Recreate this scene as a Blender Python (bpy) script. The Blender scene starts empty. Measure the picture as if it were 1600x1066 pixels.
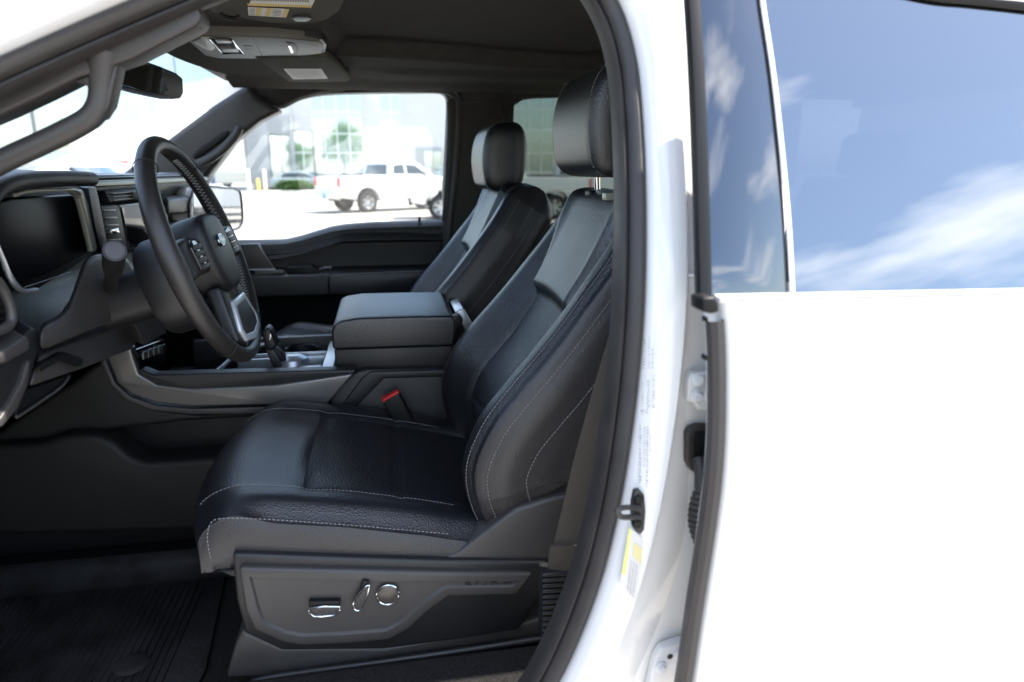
import bpy, bmesh, math, random
from mathutils import Vector, Matrix, noise
R = math.radians
random.seed(7)
scene = bpy.context.scene
col = scene.collection

# ------------------------------------------------------------------ camera
F, CX, CY = 1067.0, 800.0, 533.0
YAW, PIT, CZ = R(10.3), R(14.1), 1.6
cam_d = bpy.data.cameras.new('camera')
cam = bpy.data.objects.new('camera', cam_d); col.objects.link(cam)
cam.location = (0, 0, CZ); cam.rotation_euler = (R(90) - PIT, 0, -YAW)
cam_d.sensor_width = 36; cam_d.lens = 24.0; cam_d.clip_start = 0.02; cam_d.clip_end = 2000
cam_d.dof.use_dof = True; cam_d.dof.focus_distance = 1.3; cam_d.dof.aperture_fstop = 3.4
scene.camera = cam

# ------------------------------------------------------------------ world, sun, exposure
SUN_EL, SUN_AZ = R(58), R(86)      # azimuth measured from +y towards +x : the sun stands behind the cab
world = bpy.data.worlds.new('World'); scene.world = world; world.use_nodes = True
wn = world.node_tree; wn.nodes.clear()
def N(nt, t, **kw):
    n = nt.nodes.new(t)
    for k, v in kw.items(): setattr(n, k, v)
    return n
wo = N(wn, 'ShaderNodeOutputWorld'); wb = N(wn, 'ShaderNodeBackground')
sky = N(wn, 'ShaderNodeTexSky', sky_type='NISHITA'); sky.sun_disc = False
sky.sun_elevation = SUN_EL; sky.sun_rotation = SUN_AZ; sky.air_density = 1.0; sky.dust_density = 1.2; sky.ozone_density = 1.8
tc = N(wn, 'ShaderNodeTexCoord'); mp = N(wn, 'ShaderNodeMapping'); mp.inputs['Scale'].default_value = (1.3, 1.3, 5.0); mp.inputs['Location'].default_value = (0.7, 5.2, 1.3)
cl = N(wn, 'ShaderNodeTexNoise'); cl.inputs['Scale'].default_value = 1.6; cl.inputs['Detail'].default_value = 8; cl.inputs['Roughness'].default_value = 0.52
cr = N(wn, 'ShaderNodeValToRGB'); cr.color_ramp.elements[0].position = 0.50; cr.color_ramp.elements[1].position = 0.72
mx = N(wn, 'ShaderNodeMixRGB'); mx.inputs[2].default_value = (9.0, 9.2, 9.6, 1)
L = wn.links.new
L(tc.outputs['Generated'], mp.inputs[0]); L(mp.outputs[0], cl.inputs['Vector']); L(cl.outputs[0], cr.inputs[0])
L(cr.outputs[0], mx.inputs[0]); L(sky.outputs[0], mx.inputs[1]); L(mx.outputs[0], wb.inputs[0]); L(wb.outputs[0], wo.inputs[0])
wb.inputs[1].default_value = 0.15
sd = bpy.data.lights.new('sun', 'SUN'); sd.energy = 4.0; sd.angle = R(0.5); sd.color = (1.0, 0.94, 0.84)
sun = bpy.data.objects.new('sun', sd); col.objects.link(sun)
sdir = Vector((math.sin(SUN_AZ) * math.cos(SUN_EL), math.cos(SUN_AZ) * math.cos(SUN_EL), math.sin(SUN_EL)))
sun.rotation_euler = sdir.to_track_quat('Z', 'Y').to_euler(); sun.location = (4, 0, 8)
vs = scene.view_settings
vs.view_transform = 'Standard'; vs.look = 'None'; vs.gamma = 1.0; vs.exposure = 1.95; vs.use_curve_mapping = False
scene.cycles.use_denoising = True
scene.cycles.max_bounces = 9; scene.cycles.diffuse_bounces = 5; scene.cycles.glossy_bounces = 4
scene.cycles.transparent_max_bounces = 12; scene.cycles.sample_clamp_indirect = 6.0

# ------------------------------------------------------------------ point helpers (a photograph pixel on a plane of the cabin)
def ray(px, py):
    a = (px - CX) / F; b = -(py - CY) / F
    f = math.cos(PIT) + b * math.sin(PIT); z = -math.sin(PIT) + b * math.cos(PIT)
    return Vector((f * math.sin(YAW) + a * math.cos(YAW), f * math.cos(YAW) - a * math.sin(YAW), z))
O = Vector((0, 0, CZ))
def U(px, py, y): r = ray(px, py); return O + r * (y / r.y)
def UX(px, py, x): r = ray(px, py); return O + r * (x / r.x)
def UZ(px, py, z): r = ray(px, py); return O + r * ((z - CZ) / r.z)

# ------------------------------------------------------------------ materials
MATS = {}
def mat(name, color, rough=0.5, metal=0.0, bump=0.0, bscale=200.0, coat=0.0, var=0.0, vscale=6.0, spec=0.5, kind='noise', stretch=(1, 1, 1), sheen=0.0, detail=3.0, rvar=0.0):
    m = bpy.data.materials.new(name); m.use_nodes = True; nt = m.node_tree
    p = nt.nodes['Principled BSDF']
    p.inputs['Base Color'].default_value = (*color, 1); p.inputs['Roughness'].default_value = rough
    p.inputs['Metallic'].default_value = metal; p.inputs['Coat Weight'].default_value = coat; p.inputs['Coat Roughness'].default_value = 0.05
    p.inputs['Specular IOR Level'].default_value = spec; p.inputs['Sheen Weight'].default_value = sheen
    t = N(nt, 'ShaderNodeTexCoord'); mpn = N(nt, 'ShaderNodeMapping'); mpn.inputs['Scale'].default_value = stretch
    nt.links.new(t.outputs['Object'], mpn.inputs[0])
    if var > 0 or rvar > 0:
        n = N(nt, 'ShaderNodeTexNoise'); n.inputs['Scale'].default_value = vscale; n.inputs['Detail'].default_value = 6
        nt.links.new(mpn.outputs[0], n.inputs['Vector'])
        if var > 0:
            r = N(nt, 'ShaderNodeMapRange'); r.inputs['From Min'].default_value = 0.3; r.inputs['From Max'].default_value = 0.7
            r.inputs['To Min'].default_value = 1 - var; r.inputs['To Max'].default_value = 1 + var
            nt.links.new(n.outputs[0], r.inputs[0])
            h = N(nt, 'ShaderNodeHueSaturation'); h.inputs['Color'].default_value = (*color, 1)
            nt.links.new(r.outputs[0], h.inputs['Value']); nt.links.new(h.outputs[0], p.inputs['Base Color'])
        if rvar > 0:
            r2 = N(nt, 'ShaderNodeMapRange'); r2.inputs['From Min'].default_value = 0.3; r2.inputs['From Max'].default_value = 0.7
            r2.inputs['To Min'].default_value = rough - rvar; r2.inputs['To Max'].default_value = rough + rvar
            nt.links.new(n.outputs[0], r2.inputs[0]); nt.links.new(r2.outputs[0], p.inputs['Roughness'])
    if bump > 0:
        if kind == 'voronoi':
            b = N(nt, 'ShaderNodeTexVoronoi'); b.inputs['Scale'].default_value = bscale
        elif kind == 'wave':
            b = N(nt, 'ShaderNodeTexWave'); b.inputs['Scale'].default_value = bscale
        else:
            b = N(nt, 'ShaderNodeTexNoise'); b.inputs['Scale'].default_value = bscale; b.inputs['Detail'].default_value = detail
        nt.links.new(mpn.outputs[0], b.inputs['Vector'])
        bn = N(nt, 'ShaderNodeBump'); bn.inputs['Strength'].default_value = bump; bn.inputs['Distance'].default_value = 0.002
        nt.links.new(b.outputs[0], bn.inputs['Height']); nt.links.new(bn.outputs[0], p.inputs['Normal'])
    MATS[name] = m
    return m
def glass_mat(name, tint, f0, rough=0.0, base=None):
    m = bpy.data.materials.new(name); m.use_nodes = True; nt = m.node_tree; nt.nodes.clear()
    o = N(nt, 'ShaderNodeOutputMaterial'); mixn = N(nt, 'ShaderNodeMixShader'); tr = N(nt, 'ShaderNodeBsdfTransparent'); gl = N(nt, 'ShaderNodeBsdfGlossy')
    tr.inputs[0].default_value = (*tint, 1); gl.inputs['Roughness'].default_value = rough
    lw = N(nt, 'ShaderNodeLayerWeight'); lw.inputs[0].default_value = 0.5
    pw = N(nt, 'ShaderNodeMath', operation='POWER'); pw.inputs[1].default_value = 5.0
    mr = N(nt, 'ShaderNodeMapRange'); mr.inputs['To Min'].default_value = f0; mr.inputs['To Max'].default_value = 1.0
    k = nt.links.new
    k(lw.outputs['Facing'], pw.inputs[0]); k(pw.outputs[0], mr.inputs[0]); k(mr.outputs[0], mixn.inputs[0])
    k(tr.outputs[0], mixn.inputs[1]); k(gl.outputs[0], mixn.inputs[2]); k(mixn.outputs[0], o.inputs[0])
    MATS[name] = m
    return m
LEATHER = mat('leather', (0.0085, 0.0095, 0.0125), 0.34, spec=0.85, bump=0.28, bscale=380, kind='voronoi', rvar=0.02, vscale=4)
INSERT = mat('perforated_leather', (0.008, 0.0088, 0.012), 0.40, spec=0.7, bump=0.5, bscale=330, kind='voronoi')
VINYL = mat('vinyl', (0.027, 0.0255, 0.027), 0.33, bump=0.25, bscale=500, kind='voronoi', rvar=0.04)
WHEEL = mat('wheel_leather', (0.022, 0.020, 0.019), 0.36, bump=0.15, bscale=600, kind='voronoi')
PLASTIC = mat('dark_plastic', (0.011, 0.011, 0.012), 0.42, bump=0.2, bscale=900, rvar=0.06, vscale=12)
GREY = mat('grey_plastic', (0.040, 0.037, 0.036), 0.40, bump=0.2, bscale=900, rvar=0.05, vscale=12)
FOOT = mat('footwell_plastic', (0.012, 0.0112, 0.0105), 0.55, bump=0.2, bscale=900, spec=0.3)
BLACKP = mat('black_plastic', (0.006, 0.006, 0.0065), 0.45, spec=0.25)
GLOSSB = mat('gloss_black', (0.004, 0.004, 0.005), 0.06, coat=0.3)
SATIN = mat('satin_metal', (0.16, 0.155, 0.15), 0.32, metal=0.6, bump=0.1, bscale=300, stretch=(0.05, 1, 1))
SILVER = mat('silver_trim', (0.42, 0.45, 0.48), 0.30, metal=0.7)
CHROME = mat('chrome', (0.75, 0.76, 0.78), 0.10, metal=1.0)
CREAM = mat('bezel_champagne', (0.34, 0.34, 0.28), 0.35, metal=0.5)
HEADL = mat('headliner_cloth', (0.060, 0.057, 0.051), 0.95, bump=0.5, bscale=900, var=0.08, vscale=40, spec=0.1)
OHC = mat('overhead_plastic', (0.105, 0.098, 0.080), 0.5, bump=0.1, bscale=600)
VISOR = mat('visor_cloth', (0.085, 0.082, 0.068), 0.9, bump=0.3, bscale=900, spec=0.15)
CARPET = mat('carpet', (0.020, 0.019, 0.019), 1.0, bump=1.0, bscale=700, var=0.4, vscale=300, spec=0.1)
RUBBER = mat('rubber', (0.032, 0.029, 0.0285), 0.5, bump=0.1, bscale=300, rvar=0.08, vscale=25, var=0.12)
MATRUB = mat('mat_rubber', (0.014, 0.0135, 0.014), 0.5, bump=0.6, bscale=90, rvar=0.15, vscale=14, var=0.35, stretch=(1, 1, 1))
WHITE = mat('white_paint', (0.72, 0.715, 0.71), 0.22, coat=0.6, rvar=0.03, vscale=4)
WEB = mat('belt_webbing', (0.062, 0.053, 0.043), 0.8, bump=0.5, bscale=900, stretch=(1, 1, .3), spec=0.2)
THREAD = mat('thread', (0.24, 0.23, 0.225), 0.8)
THREADD = mat('thread_dim', (0.20, 0.20, 0.20), 0.8)
RED = mat('red_button', (0.55, 0.012, 0.012), 0.4)
PAPER = mat('label_paper', (0.72, 0.71, 0.66), 0.6)
YELLOW = mat('label_yellow', (0.70, 0.50, 0.10), 0.6)
LIME = mat('label_lime', (0.66, 0.68, 0.22), 0.6)
INK = mat('label_ink', (0.22, 0.20, 0.19), 0.7)
EMBLEM = mat('emblem_blue', (0.10, 0.22, 0.42), 0.25, coat=0.4)
ZINC = mat('painted_hinge', (0.70, 0.71, 0.72), 0.35, coat=0.3, var=0.05, vscale=40)
SCREEN = mat('screen_glass', (0.006, 0.006, 0.008), 0.10, coat=0.5)
MIRRORM = mat('mirror_glass', (0.62, 0.64, 0.66), 0.02, metal=1.0)
APPL = mat('gloss_pillar_cover', (0.006, 0.007, 0.012), 0.04, coat=0.8, spec=1.0)
APPL.node_tree.nodes['Principled BSDF'].inputs['IOR'].default_value = 1.62
CLEAR = glass_mat('clear_glass', (0.95, 0.97, 0.96), 0.045)
TINT = glass_mat('privacy_glass', (0.15, 0.16, 0.17), 0.31)
TINT2 = glass_mat('rear_tint', (0.42, 0.45, 0.42), 0.05)

# ------------------------------------------------------------------ mesh helpers
def finish(o, label, cat, group=None, kind=None):
    if label: o['label'] = label
    if cat: o['category'] = cat
    if group: o['group'] = group
    if kind: o['kind'] = kind
    return o
def thing(name, label=None, cat=None, loc=(0, 0, 0), rz=0.0, group=None, parent=None):
    o = bpy.data.objects.new(name, None); col.objects.link(o); o.empty_display_size = 0.05
    o.location = loc; o.rotation_euler = (0, 0, rz)
    if parent: o.parent = parent
    return finish(o, label, cat, group)
def link_mesh(name, me, m, parent=None, label=None):
    o = bpy.data.objects.new(name, me); col.objects.link(o)
    if m: me.materials.append(m)
    if parent: o.parent = parent
    if label: o['label'] = label
    return o
def from_bm(name, bm, m, parent=None, angle=38, label=None):
    me = bpy.data.meshes.new(name)
    bmesh.ops.recalc_face_normals(bm, faces=bm.faces)
    bm.to_mesh(me); bm.free()
    me.polygons.foreach_set('use_smooth', [True] * len(me.polygons))
    me.set_sharp_from_angle(angle=R(angle))
    return link_mesh(name, me, m, parent, label)
def bev(bm, w, seg=3, ang=25):
    if w <= 0: return
    es = [e for e in bm.edges if len(e.link_faces) == 2 and e.calc_face_angle(0) > R(ang)]
    bmesh.ops.bevel(bm, geom=es, offset=w, segments=seg, affect='EDGES', profile=0.5, clamp_overlap=True)
def slab(name, pts, vec, m, parent=None, bevel=0.003, seg=3, label=None, inset=None):
    """closed polygon of 3D points pushed along vec, edges rounded; inset=(width, depth) sinks the front face"""
    bm = bmesh.new(); vec = Vector(vec)
    a = [bm.verts.new(Vector(p)) for p in pts]; b = [bm.verts.new(Vector(p) + vec) for p in pts]
    f0 = bm.faces.new(a); bm.faces.new(list(reversed(b)))
    n = len(a)
    for i in range(n): bm.faces.new((a[i], b[i], b[(i + 1) % n], a[(i + 1) % n]))
    bmesh.ops.recalc_face_normals(bm, faces=bm.faces)
    bev(bm, bevel, seg)
    if inset:
        ff = max((f for f in bm.faces if len(f.verts) >= len(pts)), key=lambda f: f.normal.dot(-vec.normalized()) * 10 + f.calc_area())
        bmesh.ops.inset_region(bm, faces=[ff], thickness=inset[0], depth=0)
        bmesh.ops.inset_region(bm, faces=[ff], thickness=abs(inset[1]) * 0.8, depth=-inset[1])
    return from_bm(name, bm, m, parent, label=label)
def box(name, lo, hi, m, parent=None, bevel=0.004, seg=3, label=None):
    x0, y0, z0 = lo; x1, y1, z1 = hi
    return slab(name, [(x0, y0, z0), (x1, y0, z0), (x1, y0, z1), (x0, y0, z1)], (0, y1 - y0, 0), m, parent, bevel, seg, label)
def cr_curve(pts, n=8, closed=False):
    """Catmull-Rom through the points"""
    P = [Vector(p) for p in pts]; out = []; k = len(P)
    rng = k if closed else k - 1
    for i in range(rng):
        if closed: p0, p1, p2, p3 = P[i - 1], P[i], P[(i + 1) % k], P[(i + 2) % k]
        else: p0, p1, p2, p3 = P[max(i - 1, 0)], P[i], P[i + 1], P[min(i + 2, k - 1)]
        for j in range(n):
            t = j / n
            out.append(0.5 * ((2 * p1) + (p2 - p0) * t + (2 * p0 - 5 * p1 + 4 * p2 - p3) * t * t + (3 * p1 - p0 - 3 * p2 + p3) * t ** 3))
    if not closed: out.append(P[-1].copy())
    return out
def lin(xs, ys, x):
    if x <= xs[0]: return ys[0]
    for i in range(len(xs) - 1):
        if x <= xs[i + 1]: return ys[i] + (ys[i + 1] - ys[i]) * (x - xs[i]) / (xs[i + 1] - xs[i])
    return ys[-1]
def sm(a, b, x):
    t = min(1, max(0, (x - a) / (b - a))); return t * t * (3 - 2 * t)
def grid_bm(rows, bm=None, close_u=False, keep=None):
    bm = bm or bmesh.new()
    V = [[bm.verts.new(p) for p in r] for r in rows]
    for i in range(len(rows) - 1):
        nn = len(rows[i]) if close_u else len(rows[i]) - 1
        for j in range(nn):
            if keep and not keep(i, j): continue
            q = (V[i][j], V[i + 1][j], V[i + 1][(j + 1) % len(rows[i])], V[i][(j + 1) % len(rows[i])])
            try: bm.faces.new(q)
            except ValueError: pass
    for v in [v for v in bm.verts if not v.link_faces]: bm.verts.remove(v)
    return bm
def grid(name, rows, m, parent=None, close_u=False, keep=None, caps=False, angle=60, label=None):
    bm = grid_bm(rows, None, close_u, keep)
    if caps:
        bm.verts.ensure_lookup_table()
        w = len(rows[0])
        try:
            bm.faces.new(bm.verts[:w]); bm.faces.new(list(reversed(bm.verts[-w:])))
        except Exception: pass
    return from_bm(name, bm, m, parent, angle, label)
def tube_bm(path, r, bm=None, seg=10, closed=False, flat=1.0, caps=True):
    bm = bm or bmesh.new(); n = len(path); rings = []; up = None
    for i, p in enumerate(path):
        if closed: t = path[(i + 1) % n] - path[i - 1]
        else: t = path[min(i + 1, n - 1)] - path[max(i - 1, 0)]
        t.normalize()
        if up is None:
            up = Vector((0, 1, 0)) if abs(t.y) < 0.9 else Vector((1, 0, 0))
        up = (up - t * up.dot(t)).normalized(); s = t.cross(up)
        rr = r(i / max(n - 1, 1)) if callable(r) else r
        rings.append([bm.verts.new(p + (up * math.cos(a) * flat + s * math.sin(a)) * rr) for a in [2 * math.pi * k / seg for k in range(seg)]])
    for i in range(n if closed else n - 1):
        A, B = rings[i], rings[(i + 1) % n]
        for k in range(seg): bm.faces.new((A[k], A[(k + 1) % seg], B[(k + 1) % seg], B[k]))
    if not closed and caps:
        bm.faces.new(list(reversed(rings[0]))); bm.faces.new(rings[-1])
    return bm
def tube(name, path, r, m, parent=None, seg=10, closed=False, smooth=6, flat=1.0, label=None):
    p = cr_curve(path, smooth, closed) if smooth else [Vector(q) for q in path]
    return from_bm(name, tube_bm(p, r, None, seg, closed, flat), m, parent, 50, label)
def sweep(name, path, prof, m, parent=None, closed=False, smooth=8, side=1, angle=40, label=None, keep=None):
    """profile (a: outwards in the plane of the path, b: along y) carried along a path that lies roughly in xz"""
    p = cr_curve(path, smooth, closed) if smooth else [Vector(q) for q in path]
    n = len(p); rows = []
    for i in range(n):
        t = (p[(i + 1) % n] - p[i - 1]) if closed else (p[min(i + 1, n - 1)] - p[max(i - 1, 0)])
        t.y = 0; t.normalize(); nn = Vector((-t.z, 0, t.x)) * side
        pr = prof(i / max(n - 1, 1)) if callable(prof) else prof
        rows.append([p[i] + nn * a + Vector((0, b, 0)) for a, b in pr])
    if closed: rows.append(rows[0])
    bm = grid_bm(rows)
    if closed: bmesh.ops.remove_doubles(bm, verts=bm.verts, dist=1e-5)
    return from_bm(name, bm, m, parent, angle, label)
def lathe(name, prof, axis_o, axis_d, m, parent=None, seg=24, label=None):
    """prof: list of (radius, height along axis)"""
    d = Vector(axis_d).normalized(); q = d.to_track_quat('Z', 'Y'); o = Vector(axis_o); rows = []
    for r, h in prof:
        rows.append([o + q @ Vector((max(r, 1e-5) * math.cos(2 * math.pi * k / seg), max(r, 1e-5) * math.sin(2 * math.pi * k / seg), h)) for k in range(seg)])
    bm = grid_bm(rows, None, True); bmesh.ops.remove_doubles(bm, verts=bm.verts, dist=5e-5)
    return from_bm(name, bm, m, parent, 40, label)
def stitch_bm(path, bm=None, length=0.0038, gap=0.0026, w=0.00062, lift=0.0):
    bm = bm or bmesh.new(); seglen = 0; acc = 0.0; step = length + gap; nxt = 0.0; on = None
    P = [Vector(p) for p in path]
    def at(s):
        a = 0
        for i in range(len(P) - 1):
            d = (P[i + 1] - P[i]).length
            if a + d >= s: return P[i].lerp(P[i + 1], (s - a) / max(d, 1e-9))
            a += d
        return P[-1]
    tot = sum((P[i + 1] - P[i]).length for i in range(len(P) - 1)); s = 0.0
    cum = [0.0]
    for i in range(len(P) - 1): cum.append(cum[-1] + (P[i + 1] - P[i]).length)
    while s + length < tot:
        a, b = at(s), at(s + length); tube_bm([a, a.lerp(b, .5), b], w, bm, 4); s += step
    return bm
def stitches(name, paths, m, parent, **kw):
    bm = bmesh.new()
    for p in paths: stitch_bm(p, bm, **kw)
    o = from_bm(name, bm, m, parent, 60); o['kind'] = 'stuff'; return o
def copy_tree(o, parent=None):
    c = o.copy(); col.objects.link(c); c.parent = parent
    for ch in list(o.children): copy_tree(ch, c)
    return c
def px_slab(name, pix, y, depth, m, parent, **kw): return slab(name, [U(a, b, y) for a, b in pix], (0, depth, 0), m, parent, **kw)
def pxx_slab(name, pix, x, depth, m, parent, **kw): return slab(name, [UX(a, b, x) for a, b in pix], (-depth, depth * 1.3 if depth > .025 else 0, 0), m, parent, **kw)
# ------------------------------------------------------------------ ground
def concrete():
    m = mat('concrete', (0.34, 0.31, 0.275), 0.85, bump=0.3, bscale=60, var=0.10, vscale=0.6)
    return m
bm = bmesh.new()
for q in ((-700, -700), (700, -700), (700, 700), (-700, 700)): bm.verts.new((q[0], q[1], 0))
bm.faces.new(bm.verts)
g = from_bm('ground', bm, concrete()); g['kind'] = 'structure'

# ------------------------------------------------------------------ the truck whose cabin we look into
T = thing('pickup_truck', 'white pickup truck seen through its open driver doorway, black leather cabin inside', 'truck', (0.4, 1.66, 0))
T_inv = Vector((0.4, 1.66, 0))
class Part:            # parts are modelled in world coordinates and then hung under the truck
    pass
def under(o, p):
    o.parent = p; o.matrix_parent_inverse = p.matrix_basis.inverted() if p is T else Matrix.Identity(4)
def part(name, label=None):
    e = bpy.data.objects.new(name, None); col.objects.link(e); e.empty_display_size = 0.05
    e.parent = T; e.location = -T_inv
    if label: e['label'] = label
    return e
T.empty_display_size = 0.2

# --- seats
def make_seat():
    S = part('bucket_seat', 'black leather driver seat with pale stitching and power switches on its side')
    # cushion : rows run from the front bottom over the nose to the rear, columns run across
    prof = cr_curve([(-.262, 0, 1.0), (-.300, 0, 1.006), (-.335, 0, 1.028), (-.341, 0, 1.062), (-.315, 0, 1.092), (-.268, 0, 1.106), (-.2, 0, 1.098), (-.1, 0, 1.083), (0, 0, 1.062), (.08, 0, 1.042), (.14, 0, 1.026), (.2, 0, 1.01)], 9)
    half = [0, .04, .08, .12, .15, .165, .172, .178, .186, .2, .215, .228, .24, .25, .258, .264, .268]
    cols = [(-l, 0) for l in reversed(half[1:])] + [(l, 0) for l in half]
    side = [(.271, .008), (.273, .016), (.2745, .03), (.2755, .05), (.2745, .07), (.270, .084), (.26, .092)]
    cols = [(-l, d) for l, d in reversed(side)] + cols + side
    YC = 1.25
    def cush(p, l, d):
        a = abs(l); x = p.x; z = p.z
        back = sm(-.34, -.2, x)
        # crown across
        h = -0.012 * math.exp(-(a / .12) ** 2) * sm(-.17, -.13, x) + 0.010 * math.exp(-((a - .215) / .035) ** 2) * back
        h -= 0.018 * sm(.228, .272, a) * back
        # seams
        h -= 0.006 * math.exp(-((a - .172) / .006) ** 2) * sm(-.165, -.15, x)
        if a < .19: h -= 0.006 * math.exp(-((x + .155 - .012 * (a / .17) ** 2) / .006) ** 2) + 0.003 * math.exp(-((x - .0) / .005) ** 2)
        xx = x + 0.045 * (a / .27) ** 2.4 * (1 - sm(-.34, -.12, x) * .9)
        zz = z + h - d
        zz = max(zz, lin([-.3, -.2, .1], [1.012, 1.008, .98], x) + .0015 * (a > .27)) if d else zz
        wob = 0.0012 * noise.noise(Vector((x * 18, l * 18, d * 20)))
        return Vector((xx, YC - l, zz + wob))
    rows = [[cush(p, l, d) for l, d in cols] for p in prof]
    nc = len(cols); ns = len(side)
    def is_insert(i, j): return abs(cols[j][0] + cols[min(j + 1, nc - 1)][0]) / 2 < .172 and prof[i].x > -.158 and i > 20
    def is_side(i, j): return j < ns or j >= nc - ns - 1
    grid('cushion', rows, LEATHER, S, keep=lambda i, j: not is_insert(i, j) and not is_side(i, j))
    grid('cushion_insert', rows, INSERT, S, keep=is_insert)
    for sd_ in (0, 1): grid('cushion_side_panel', rows, VINYL, S, keep=lambda i, j: is_side(i, j) and (j > nc // 2) == bool(sd_))
    # stitching follows the same surface
    def crow(l, d, x0, x1, lift=.0012): return [cush(p, l, d) + Vector((0, 0 if d == 0 else -math.copysign(lift, l), lift if d == 0 else 0)) for p in prof if x0 <= p.x <= x1 and p.z > 1.02]
    pth = []
    for s in (1, -1):
        pth += [crow(s * .184, 0, -.33, .1)]
    ln = [U(329, 872, .9735), U(324, 845, .9735), U(327, 822, .9735), U(342, 811, .9735)] + [U(a, b, .9735) for a, b in ((400, 811), (480, 816), (560, 822), (640, 829), (705, 835))]
    pth += [cr_curve(ln, 6)]
    box('cushion_pan', (-.20, 1.005, .945), (.17, 1.495, .983), BLACKP, S, .012)
    stitches('cushion_stitching', pth, THREAD, S)
    # backrest
    spine = cr_curve([(.15, 0, .985), (.118, 0, 1.06), (.108, 0, 1.13), (.134, 0, 1.205), (.185, 0, 1.272), (.255, 0, 1.352), (.325, 0, 1.44), (.372, 0, 1.508), (.400, 0, 1.552), (.42, 0, 1.585)], 18)
    arc = [0.0]
    for i in range(len(spine) - 1): arc.append(arc[-1] + (spine[i + 1] - spine[i]).length)
    TOT = arc[-1]
    PADV = .455 / .70
    def frame(i):
        t = (spine[min(i + 1, len(spine) - 1)] - spine[max(i - 1, 0)]).normalized(); return Vector((-t.z, 0, t.x))
    sec = [(0, 'f'), (.03, 'f'), (.06, 'f'), (.09, 'f'), (.11, 'f')] + [(.119 + .006 * k, 'f') for k in range(23)] + [(.256, 'f')]
    sidep = [(.262, -.016), (.267, -.026), (.271, -.04), (.274, -.055), (.2755, -.07), (.276, -.085), (.275, -.10), (.27, -.118), (.26, -.132), (.245, -.142), (.2, -.148), (.1, -.15), (0, -.15)]
    def backp(i, l, dd):
        v = arc[i] / TOT; n = frame(i); a = abs(l)
        W = lin([0, .15, .5, .8, .92, 1], [.93, 1.0, 1.0, .92, .85, .74], v)
        B = lin([0, .5, .72, .9, 1], [.052, .055, .034, .016, .01], v)
        if dd is None:
            d = -B * (1 - sm(.12, .222, a)) - .014 * sm(.235, .262, a)
            d += .004 * math.exp(-((a - .2) / .03) ** 2)
            pad = sm(PADV - .010 * (a / .14) ** 2 - .004, PADV + .016 - .010 * (a / .14) ** 2, v)
            tt = .055 * sm(PADV, .97, v); inner = 1 - sm(.131 + tt, .146 + tt, a)
            d += pad * inner * (.024 + .004 * math.cos(a / .14 * 1.5))
            d -= .007 * math.exp(-((a - .137 - tt) / .006) ** 2) * (1 - .35 * pad)
            d -= .005 * math.exp(-((a - .247) / .004) ** 2)
            if a < .135: d -= .004 * math.exp(-((v - .27 + .04 * a / .13) / .008) ** 2)
        else:
            d = dd
            d -= 0
        k = sm(.90, 1.0, v); cap = math.sqrt(max(0, 1 - k * k))
        if dd is not None and dd < -.09: d = -.09 + (dd + .09) * lin([0, .3, .55, .8], [2.6, 2.3, 1.6, 1.0], v)
        d = -.07 + (d + .07) * (0.25 + .75 * cap)
        l2 = l * W
        if dd is not None and 0.26 < a:      # seams down the side
            g_ = .0
            l2 -= math.copysign(.004 * math.exp(-((dd + .026) / .004) ** 2) + .004 * math.exp(-((dd + .085) / .004) ** 2), l)
        wob = .0015 * noise.noise(Vector((l * 14, v * 9, 3.0)))
        return spine[i] + n * (d + wob) + Vector((0, YC - l2, 0))
    full = [(l, None) for l, _ in sec] + [(l, d) for l, d in sidep]
    full = full + [(-l, d) for l, d in reversed(full[1:-1])]
    rowsb = [[backp(i, l, d) for l, d in full] for i in range(len(spine))]
    # fine resampling across is given by the section itself
    nf = len(full)
    def mid(j): return (abs(full[j][0]) + abs(full[(j + 1) % nf][0])) / 2
    def isf(j): return full[j][1] is None and full[(j + 1) % nf][1] is None
    def ins(i, j): return isf(j) and mid(j) < .137 and arc[i] / TOT < PADV - .004
    def sid(i, j): return (not isf(j)) and mid(j) > .2
    grid('backrest', rowsb, LEATHER, S, close_u=True, caps=True, keep=lambda i, j: not ins(i, j) and not sid(i, j))
    grid('backrest_insert', rowsb, INSERT, S, close_u=True, keep=ins)
    for sd_ in (0, 1): grid('backrest_side_panel', rowsb, VINYL, S, close_u=True, keep=lambda i, j: sid(i, j) and (j > nf // 2) == bool(sd_))
    def bline(l, d, v0, v1, out=.0012):
        r = []
        for i in range(len(spine)):
            v = arc[i] / TOT
            if v0 <= v <= v1:
                p = backp(i, l, d)
                r.append(p + frame(i) * (out if d is None else 0) + Vector((0, -math.copysign(out, l) if d is not None else 0, 0)))
        return r
    sp = [bline(.241, None, .08, .96), bline(-.241, None, .08, .96), bline(.2685, -.031, .05, .93), bline(.2755, -.091, .05, .9), bline(-.2685, -.031, .05, .93), bline(-.2755, -.091, .05, .9)]
    stitches('backrest_stitching', sp, THREAD, S)
    # headrest
    hp = cr_curve([(.345, 0, 1.603), (.335, 0, 1.63), (.331, 0, 1.68), (.339, 0, 1.73), (.358, 0, 1.762), (.395, 0, 1.776), (.437, 0, 1.768), (.455, 0, 1.725), (.452, 0, 1.65), (.44, 0, 1.606), (.42, 0, 1.590), (.372, 0, 1.588)], 6, True)
    hc = Vector((.392, 0, 1.683)); H = []
    us = [-1, -.985, -.95, -.9, -.86, -.84, -.82, -.7, -.5, -.25, 0, .25, .5, .7, .82, .84, .86, .9, .95, .985, 1]
    for u in us:
        a = abs(u); s = 1 - .30 * sm(.86, 1.0, a) ** 1.6 - (.012 if a == .84 else 0) + .012 * (1 - a * a)
        if a == 1: s = .35
        H.append([Vector((hc.x + (q.x - hc.x) * s, YC + u * .142, hc.z + (q.z - hc.z) * (s ** .7))) for q in hp])
    grid('headrest', H, LEATHER, S, close_u=True, caps=True)
    hs = []
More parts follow.
